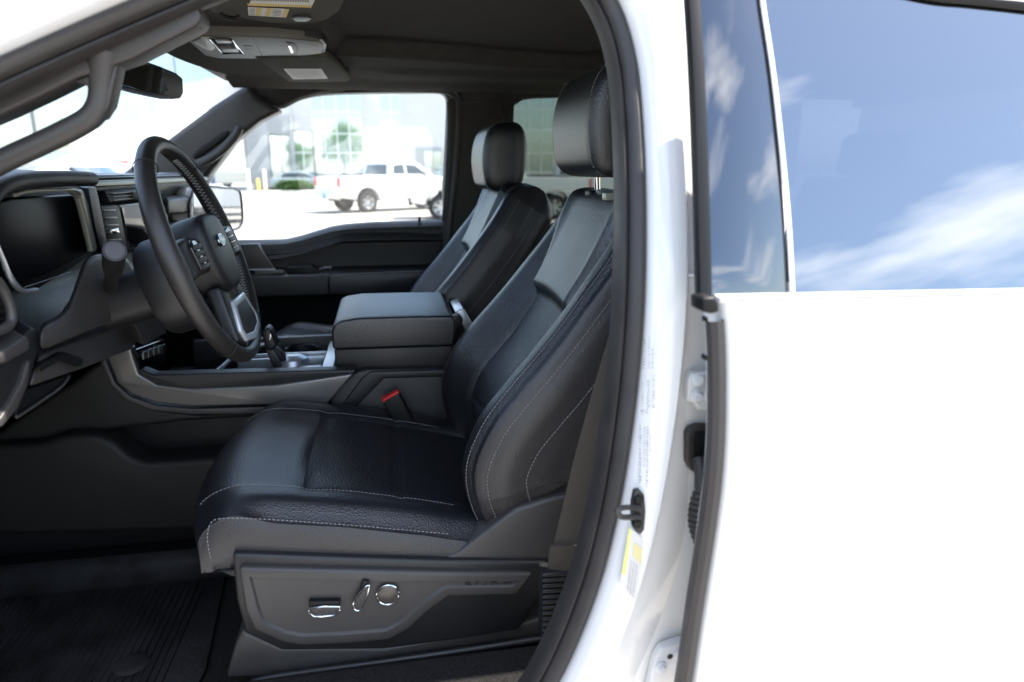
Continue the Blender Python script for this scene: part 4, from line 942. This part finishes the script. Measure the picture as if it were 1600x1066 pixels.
box('near_rocker', (-.95, .70, .45), (.35, .80, .80), WHITE, SH, .02)
slab('windscreen', [(-.43, .98, 1.885), (-.43, 2.36, 1.885), (-1.22, 2.46, 1.535), (-1.22, .86, 1.535)], (0.002, 0, .005), CLEAR, SH, bevel=0, label='clear windscreen')
slab('bonnet', [(-1.26, .80, 1.46), (-1.26, 2.52, 1.46), (-2.4, 2.45, 1.36), (-2.55, 2.3, 1.30), (-2.55, 1.02, 1.30), (-2.4, .87, 1.36)], (0, 0, -.12), WHITE, SH, bevel=.05, seg=4)
slab('front_wing', [(-.98, .68, .55), (-.98, .68, 1.40), (-1.3, .70, 1.38), (-2.4, .76, 1.25), (-2.5, .76, .7)], (0, .12, 0), WHITE, SH, bevel=.04, seg=4)
slab('far_wing', [(-.98, 2.64, .55), (-.98, 2.64, 1.32), (-1.3, 2.62, 1.32), (-2.4, 2.56, 1.22), (-2.5, 2.56, .7)], (0, -.12, 0), WHITE, SH, bevel=.04, seg=4)
RB = part('rear_bench', 'black rear bench seat behind the front seats')
slab('bench_cushion', [(.95, .92, .98), (1.45, .92, .98), (1.45, .92, 1.12), (.95, .92, 1.14)], (0, 1.5, 0), LEATHER, RB, bevel=.04, seg=4)
slab('bench_back', [(1.40, .92, 1.08), (1.55, .92, 1.08), (1.66, .92, 1.56), (1.55, .92, 1.58)], (0, 1.5, 0), LEATHER, RB, bevel=.04, seg=4)
for yy in (1.05, 1.97): slab('bench_headrest', [(1.55, yy, 1.58), (1.64, yy, 1.58), (1.66, yy, 1.72), (1.57, yy, 1.72)], (0, .27, 0), LEATHER, RB, bevel=.03, seg=4)
for xx, yy in ((-1.75, .78), (-1.75, 2.36)):
    w = part('wheel', None)
    lathe('tyre', [(.24, -.12), (.34, -.125), (.39, -.10), (.40, 0), (.39, .10), (.34, .125), (.24, .12)], (xx, yy + .09, .40), (0, 1, 0), BLACKP, w, seg=40)
    lathe('wheel_rim', [(0, -.09), (.10, -.10), (.22, -.07), (.245, -.115), (.25, .1)], (xx, yy + .09, .40), (0, 1, 0), SILVER, w, seg=40)
# ================================================================== outside
CARGLASS = mat('car_glass', (.02, .03, .035), .05, coat=.3)
TAIL = mat('tail_lamp', (.55, .02, .02), .25, coat=.5)
HEADLAMP = mat('head_lamp', (.75, .77, .8), .12, coat=.5)
TYRE = mat('tyre', (.015, .015, .015), .8)
ALLOY = mat('alloy', (.5, .5, .5), .35, metal=.7)
PLATE = mat('plate_blue', (.25, .38, .6), .4)
def wheel_of(parent, x, y, r, s):
    w = thing('wheel', None, None, (x, y, r), 0, None, parent)
    lathe('tyre', [(r * .62, -.12), (r * .9, -.13), (r, -.10), (r, .10), (r * .9, .13), (r * .62, .12)], (0, 0, 0), (0, s, 0), TYRE, w, seg=28)
    lathe('rim', [(0, .06), (r * .12, .08), (r * .18, .05), (r * .5, .06), (r * .6, .115), (r * .64, .11), (r * .64, -.1)], (0, 0, 0), (0, s, 0), ALLOY, w, seg=28)
    for k in range(6):
        a = k * math.pi / 3
        d = Vector((math.cos(a), 0, math.sin(a))); n_ = Vector((-math.sin(a), 0, math.cos(a)))
        slab('rim_gap', [d * r * .24 + n_ * r * .05 + Vector((0, s * .072, 0)), d * r * .52 + n_ * r * .15 + Vector((0, s * .084, 0)), d * r * .52 - n_ * r * .15 + Vector((0, s * .084, 0)), d * r * .24 - n_ * r * .05 + Vector((0, s * .072, 0))], (0, -s * .03, 0), TYRE, w, bevel=0)
    return w
def make_pickup(label, loc, rz, paint, group=None):
    t = thing('pickup_truck', label, 'truck', loc, rz, group); W = .98
    def side(name, pts, m, w=W, bevel=.05, tp=0.0, seg=3):
        # side outline carried across the width, narrowed by tp at the top
        bm = bmesh.new(); zs = [p[1] for p in pts]; z0, z1 = min(zs), max(zs)
        def yy(z, s): return s * (w - tp * (z - z0) / max(z1 - z0, 1e-6))
        a = [bm.verts.new((x, yy(z, -1), z)) for x, z in pts]; b = [bm.verts.new((x, yy(z, 1), z)) for x, z in pts]
        bm.faces.new(a); bm.faces.new(list(reversed(b)))
        for i in range(len(a)): j = (i + 1) % len(a); bm.faces.new((a[i], b[i], b[j], a[j]))
        bmesh.ops.recalc_face_normals(bm, faces=bm.faces); bev(bm, bevel, seg)
        return from_bm(name, bm, m, t)
    def arch(cx, r=.50, n=8): return [(cx + r * math.cos(a), .48 + r * math.sin(a) * .92) for a in [math.pi * k / n for k in range(n + 1)]]
    low = [(-2.95, .58), (-2.98, .95), (-2.95, 1.36), (-.9, 1.38), (1.15, 1.36), (1.6, 1.32), (2.6, 1.22), (2.88, 1.10), (2.93, .8), (2.90, .55)] + [(x, z) for x, z in arch(1.95)] + [(1.4, .48), (-1.25, .48)] + [(x, z) for x, z in arch(-1.80)] + [(-2.4, .52)]
    side('body', low, paint, W, .04)
    cabo = side('cab', [(-.85, 1.34), (-.72, 1.86), (-.45, 1.93), (.25, 1.94), (.62, 1.86), (1.35, 1.36)], paint, .96, .05, .16)
    # bed
    for s in (-1, 1): box('bed_rail', (-2.93, s * .90 - .06, 1.36), (-.88, s * .90 + .06, 1.40), BLACKP, t, .01)
    box('tailgate', (-3.0, -.76, .86), (-2.955, .76, 1.34), paint, t, .02)
    box('rear_bumper', (-3.12, -.95, .52), (-2.94, .95, .72), BLACKP if False else CHROME, t, .04)
    box('number_plate', (-3.13, -.17, .55), (-3.115, .17, .70), PLATE, t, .003)
    box('front_bumper', (2.86, -.96, .46), (3.0, .96, .70), BLACKP, t, .05)
    box('grille', (2.86, -.60, .74), (2.96, .60, 1.06), BLACKP, t, .02)
    for s in (-1, 1):
        box('tail_lamp', (-2.99, s * .88 - .09, .98), (-2.90, s * .88 + .105, 1.32), TAIL, t, .015)
        box('head_lamp', (2.74, s * .78 - .17, .88), (2.93, s * .78 + .19, 1.10), HEADLAMP, t, .03)
        def win(pts): return slab('side_window', [Vector((x, s * (.965 - .16 * (z - 1.34) / .60 ), z)) for x, z in pts], (0, -s * .02, 0), CARGLASS, t, bevel=.008)
        win([(-.62, 1.43), (-.55, 1.78), (-.05, 1.82), (-.05, 1.42)]); win([(.02, 1.42), (.02, 1.82), (.50, 1.78), (1.02, 1.42)])
        slab('wing_mirror', [(.85, s * .98, 1.36), (.98, s * .98, 1.36), (.98, s * .98, 1.60), (.85, s * .98, 1.60)], (0, s * .22, 0), paint, t, bevel=.03)
        for x in (.45, -.5): box('door_handle', (x - .1, s * .985 - .012, 1.18), (x + .1, s * .985 + .012, 1.215), paint, t, .008)
        for x in (1.95, -1.80): wheel_of(t, x, s * .86, .40, s)
    slab('rear_window', [(-.845, -.78, 1.42), (-.845, .78, 1.42), (-.762, .70, 1.80), (-.762, -.70, 1.80)], (.02, 0, 0), CARGLASS, t, bevel=.01)
    slab('windscreen', [(1.335, -.86, 1.40), (1.335, .86, 1.40), (.66, .76, 1.85), (.66, -.76, 1.85)], (-.03, 0, -.02), CARGLASS, t, bevel=.01)
    box('stop_lamp', (-.74, -.12, 1.875), (-.70, .12, 1.90), TAIL, t, .004)
    box('chassis', (-2.7, -.5, .42), (2.6, .5, .60), BLACKP, t, .02)
    return t
def make_car(label, loc, rz, paint, suv=False, group=None):
    t = thing('parked_car', label, 'car', loc, rz, group); h = 1.72 if suv else 1.46; W = .9
    def side(name, pts, m, w, bevel, tp):
        bm = bmesh.new(); zs = [p[1] for p in pts]; z0, z1 = min(zs), max(zs)
        a = [bm.verts.new((x, -(w - tp * (z - z0) / (z1 - z0)), z)) for x, z in pts]; b = [bm.verts.new((x, (w - tp * (z - z0) / (z1 - z0)), z)) for x, z in pts]
        bm.faces.new(a); bm.faces.new(list(reversed(b)))
        for i in range(len(a)): j = (i + 1) % len(a); bm.faces.new((a[i], b[i], b[j], a[j]))
        bmesh.ops.recalc_face_normals(bm, faces=bm.faces); bev(bm, bevel, 3); return from_bm(name, bm, m, t)
    def arch(cx, r=.40, n=8): return [(cx + r * math.cos(a), .30 + r * math.sin(a)) for a in [math.pi * k / n for k in range(n + 1)]]
    side('body', [(-2.25, .45), (-2.3, .75), (-2.2, .98), (-1.5, 1.0), (1.0, .95), (2.0, .82), (2.3, .65), (2.28, .40)] + arch(1.4) + [(.9, .30), (-.9, .30)] + arch(-1.35), paint, W, .06, .05)
    b0 = -2.0 if suv else -1.75
    side('cabin', [(b0, .96), (b0 + .35, h - .12), (b0 + .8, h), (.1, h), (.5, h - .1), (1.25, .92)], paint, .84, .08, .18)
    for s in (-1, 1):
        slab('side_window', [Vector((x, s * (.845 - .18 * (z - .92) / (h - .92)), z)) for x, z in ((b0 + .25, 1.02), (b0 + .5, h - .14), (b0 + .9, h - .08), (.1, h - .08), (.42, h - .16), (1.0, 1.0))], (0, -s * .02, 0), CARGLASS, t, bevel=.01)
        for x in (1.4, -1.35): wheel_of(t, x, s * .78, .33, s)
        box('head_lamp', (2.1, s * .62 - .18, .64), (2.26, s * .62 + .18, .78), HEADLAMP, t, .03)
        box('tail_lamp', (-2.29, s * .66 - .18, .76), (-2.16, s * .66 + .18, .90), TAIL, t, .02)
    slab('windscreen', [(1.20, -.74, .97), (1.20, .74, .97), (.52, .62, h - .1), (.52, -.62, h - .1)], (-.03, 0, -.03), CARGLASS, t, bevel=.01)
    slab('rear_window', [(b0 + .02, -.72, 1.02), (b0 + .02, .72, 1.02), (b0 + .34, .6, h - .14), (b0 + .34, -.6, h - .14)], (.03, 0, 0), CARGLASS, t, bevel=.01)
    return t
def gnd(px, d):          # ground point in direction px at lateral distance d
    p = U(px, 264, d); return (p.x, d, 0)
CARW = mat('vehicle_white', (.62, .62, .62), .25, coat=.6)
make_pickup('white pickup with its tailgate and red tail lamp turned toward our truck', (.35, 28.8, 0), R(33), CARW)
make_pickup('white pickup with a dark grille, nose toward the other parked pickup', (3.8, 23.4, 0), R(174), CARW)
make_pickup('white pickup seen between the two front headrests, front wheel showing', (7.3, 26.5, 0), R(-12), CARW)
make_car('pale silver car whose roof and windows show over the dashboard', (-2.2, 4.75, 0), R(2), mat('vehicle_silver', (.62, .65, .66), .25, metal=.2, coat=.6), True)
BLUE = mat('vehicle_blue', (.05, .12, .28), .3, coat=.6); DARK = mat('vehicle_dark', (.03, .035, .045), .3, coat=.6); TEAL = mat('vehicle_grey', (.25, .30, .32), .3, coat=.6)
make_car('blue saloon car parked left of the white bollards', gnd(328, 70) , R(5), BLUE)
make_car('pale grey car parked behind the green hedge', gnd(470, 55.6), R(4), TEAL)
for k, (px, d, m_, s, lb) in enumerate(((150, 60, CARW, True, 'white car far off across the lot beyond the dashboard'), (172, 75, TEAL, False, 'grey car far off across the lot beyond the dashboard'), (203, 90, DARK, True, 'dark car far off beyond the red and white sign'), (262, 80, BLUE, False, 'small blue car far off under the far pillar'))):
    make_car(lb, gnd(px, d), R(20 + 50 * k), m_, s)

# --- building
BW = mat('panel_white', (.50, .50, .50), .6, var=.03, vscale=.5)
BG = mat('panel_grey', (.30, .31, .32), .6, var=.05, vscale=.5)
MUL = mat('mullion_white', (.72, .74, .74), .4)
def facade_glass():
    m = mat('facade_glass', (.10, .20, .21), .03, spec=1.0, coat=1.0)
    m.node_tree.nodes['Principled BSDF'].inputs['IOR'].default_value = 2.6
    return m
FG = facade_glass()
YB = 58.0
BD = thing('showroom_building', 'white showroom building with teal glass front and grey entrance bay', 'building', (10, YB, 0))
bo = Vector((10, YB, 0))
def bx(name, p0, p1, y0, y1, m, bevel=.02, par=None):   # p = pixel corners on the facade plane
    a, b = U(p0[0], 264, YB), U(p1[0], 264, YB); a.z = U(530, p0[1], YB).z; b.z = U(530, p1[1], YB).z
    return slab(name, [Vector((a.x, YB + y0, min(a.z, b.z))) - bo, Vector((b.x, YB + y0, min(a.z, b.z))) - bo, Vector((b.x, YB + y0, max(a.z, b.z))) - bo, Vector((a.x, YB + y0, max(a.z, b.z))) - bo], (0, y1 - y0, 0), m, BD if par is None else par, bevel=bevel)
HZ = 90          # pixel height used as the parapet line
bx('wall', (570, HZ), (598, 293.5), -.25, .5, BW); bx('wall', (629, HZ), (806, 293.5), -.2, .5, BW)
bx('wall', (461, HZ), (492, 205), -.15, .5, BW)
bx('roof_block', (386, HZ - 1), (1250, 293), .55, 14, BW); bx('upper_wall', (386, HZ), (461, 181), -.3, .5, BW)
bx('entrance_bay', (386, 180), (424, 293.5), -.6, .5, BG); bx('entrance_bay', (424, 180), (458, 212), -.6, .5, BG); bx('entrance_bay', (457, 180), (462, 293.5), -.6, .5, BG)
bx('entrance_glass', (424, 213), (457, 292), -.1, .0, FG, 0); bx('entrance_frame', (440, 213), (441.2, 292), -.15, -.05, BG, 0)
bx('side_glass', (330, 178), (385.5, 286), .8, 1.0, FG, 0); bx('side_wall', (330, HZ + 40), (385.5, 178), .7, 1.2, BW)
vx = [492, 511, 530, 549, 569]; hy = [HZ, 112, 147, 175, 209, 239, 268, 293]
def panes(xs, ys):
    for i in range(len(xs) - 1):
        for j in range(len(ys) - 1): bx('pane', (xs[i] + .5, ys[j] + .5), (xs[i + 1] - .5, ys[j + 1] - .5), .0 + random.uniform(-.01, .01), .1, FG, 0)
    for x in xs: bx('mullion', (x - .7, ys[0]), (x + .7, ys[-1]), -.14, .05, MUL, 0)
    for y in ys[1:-1]: bx('mullion', (xs[0], y - .8), (xs[-1], y + .8), -.12, .05, MUL, 0)
panes(vx, hy); panes([461, 476, 492], [205, 239, 268, 293]); panes([599, 614, 629], [HZ, 112, 147, 175, 209, 239, 268, 293])
panes([806, 825, 845, 865, 890, 915, 940, 970, 1000], [HZ, 130, 165, 202, 238, 270, 293])
bx('door_surround', (650, 230), (691, 293), -.3, -.15, BG); bx('door_glass', (663, 236), (690, 293), -.36, -.28, FG, 0); bx('door_frame', (676, 236), (677.4, 293), -.4, -.3, BG, 0)
bx('plinth', (460, 290.5), (1000, 293.8), -.3, .3, BG, 0)
# bollards
def bollard(px, d, h, m, label):
    p = gnd(px, d); t = thing('bollard', label, 'bollard', p)
    lathe('post', [(0.11, 0), (.11, h - .09), (.09, h - .03), (.05, h), (0, h + .01)], (0, 0, 0), (0, 0, 1), m, t, seg=16)
    lathe('base_collar', [(.16, 0), (.16, .04), (.12, .06), (.11, .06)], (0, 0, 0), (0, 0, 1), BG, t, seg=16)
BYEL = mat('bollard_yellow', (.75, .58, .12), .5); BCR = mat('bollard_cream', (.78, .74, .60), .5); BWH = mat('bollard_white', (.78, .78, .76), .5)
bollard(386.5, 53.5, 1.62, BWH, 'tall white bollard beside the lamp post'); bollard(401, 52, 1.0, BYEL, 'short yellow bollard between two taller ones'); bollard(412, 52.5, 1.6, BCR, 'tall cream yellow bollard nearest the grey entrance')
# kerb
kb = slab('kerb', [(-9.2, 50.6, 0), (-3.0, 50.6, 0), (-3.0, 53.2, 0), (-9.2, 53.2, 0)], (0, 0, .13), mat('kerb_concrete', (.5, .49, .46), .8), None, bevel=.02); kb['kind'] = 'structure'
# hedge
LEAF = mat('leaf', (.055, .115, .022), .55, var=.5, vscale=1.2); LEAF2 = mat('leaf_light', (.22, .31, .04), .5, var=.45, vscale=.8)
def leaf_cloud(name, centre, rad, n, size, m, parent, seed, lumps=14):
    rnd = random.Random(seed); bm = bmesh.new(); L_ = []
    for k in range(lumps):
        while True:
            v = Vector((rnd.uniform(-1, 1), rnd.uniform(-1, 1), rnd.uniform(-1, 1)))
            if v.length < .85: break
        L_.append((Vector((v.x * rad[0], v.y * rad[1], v.z * rad[2])), rnd.uniform(.3, .5)))
    for k in range(n):
        c_, s_ = rnd.choice(L_); d = Vector((rnd.gauss(0, 1), rnd.gauss(0, 1), rnd.gauss(0, 1))).normalized() * (rnd.random() ** .45) * s_
        p = Vector(centre) + c_ + Vector((d.x * rad[0], d.y * rad[1], d.z * rad[2]))
        q = Vector((rnd.gauss(0, 1), rnd.gauss(0, 1), rnd.gauss(0, 1))).normalized(); a = q.orthogonal().normalized(); b = q.cross(a); s = size * rnd.uniform(.6, 1.3)
        f = [bm.verts.new(p + a * s), bm.verts.new(p + b * s * .55), bm.verts.new(p - a * s), bm.verts.new(p - b * s * .55)]; bm.faces.new(f)
    return from_bm(name, bm, m, parent)
hg = thing('hedge', 'low clipped green hedge in front of the showroom glass', 'hedge', (-6, 51.9, .13)); x0_, x1_ = gnd(426, 51.9)[0] + 6, gnd(490, 51.9)[0] + 6
leaf_cloud('foliage', ((x0_ + x1_) / 2, 0, .42), ((x1_ - x0_) / 2 * .95, .5, .42), 5000, .07, LEAF, hg, 5, 40)
tube('stem', [((x0_ + x1_) / 2, 0, 0), ((x0_ + x1_) / 2, 0, .5)], .05, mat('bark', (.09, .065, .045), .9), hg)
def tree(label, loc, h, r, seed, m):
    t = thing('tree', label, 'tree', loc)
    tube('trunk', [(0, 0, 0), (.1, 0, h * .25), (-.05, .1, h * .5), (.1, 0, h * .8)], lambda u: .22 * (1 - .8 * u) * h / 9, MATS['bark'], t, seg=8)
    rnd = random.Random(seed)
    for k in range(6):
        a = rnd.uniform(0, 6.28); z0 = h * rnd.uniform(.3, .55)
        tube('limb', [(0, 0, z0), (math.cos(a) * r * .4, math.sin(a) * r * .4, z0 + h * .12), (math.cos(a) * r * .75, math.sin(a) * r * .75, z0 + h * .22)], lambda u: .09 * (1 - .7 * u) * h / 9, MATS['bark'], t, seg=6)
    leaf_cloud('crown', (0, 0, h * .60), (r, r, h * .40), 9000, .13 * h / 9, m, t, seed, 26)
tree('leafy green tree behind the camera, mirrored in the showroom glass', (-7.5, -22, 0), 10.5, 4.6, 11, LEAF2)
tree('rounded green tree behind the camera beside the taller one, mirrored in the glass', (-16, -26, 0), 7.5, 3.4, 12, LEAF2)
# poles and sign
def pole(px, d, h, r, label, arm=None):
    p = gnd(px, d); t = thing('lamp_post', label, 'lamp post', p)
    tube('post', [(0, 0, 0), (0, 0, h * .5), (0, 0, h)], lambda u: r * (1 - .35 * u), mat('post_grey', (.16, .17, .18), .5), t, seg=10, smooth=0)
    box('post_base', (-r * 2.2, -r * 2.2, 0), (r * 2.2, r * 2.2, .5), BG, t, .03)
    for s in (-1, 1): slab('lamp_head', [(s * .2, -.2, h), (s * 1.0, -.2, h + .03), (s * 1.0, .2, h + .03), (s * .2, .2, h)], (0, 0, .12), mat('lamp_grey', (.2, .2, .2), .5), t, bevel=.02)
pole(387.5, 56.2, 9.0, .11, 'dark lamp post beside the tall white bollard'); pole(64, 26, 8.6, .07, 'slim dark lamp post seen through the pillar grab handle'); pole(291, 62, 16, .07, 'thin tall lamp post right of the rear view mirror')
sg = thing('road_sign', 'small red and white board sign far across the lot', 'sign', gnd(192, 150))
for s in (-.8, .8): tube('sign_post', [(s, 0, 0), (s, 0, 3.5)], .06, BG, sg, smooth=0)
box('sign_board', (-1.3, -.05, 1.6), (1.3, .05, 3.4), BW, sg, .02); box('sign_band', (-1.3, -.07, 2.9), (1.3, -.052, 3.3), mat('sign_red', (.6, .05, .04), .5), sg, 0); box('sign_band', (-1.3, -.07, 1.6), (1.3, -.052, 1.85), MATS['sign_red'], sg, 0)

# hang mesh parts that sit directly under the truck at the right place
for ch in T.children:
    if ch.type == 'MESH': ch.location = -T_inv
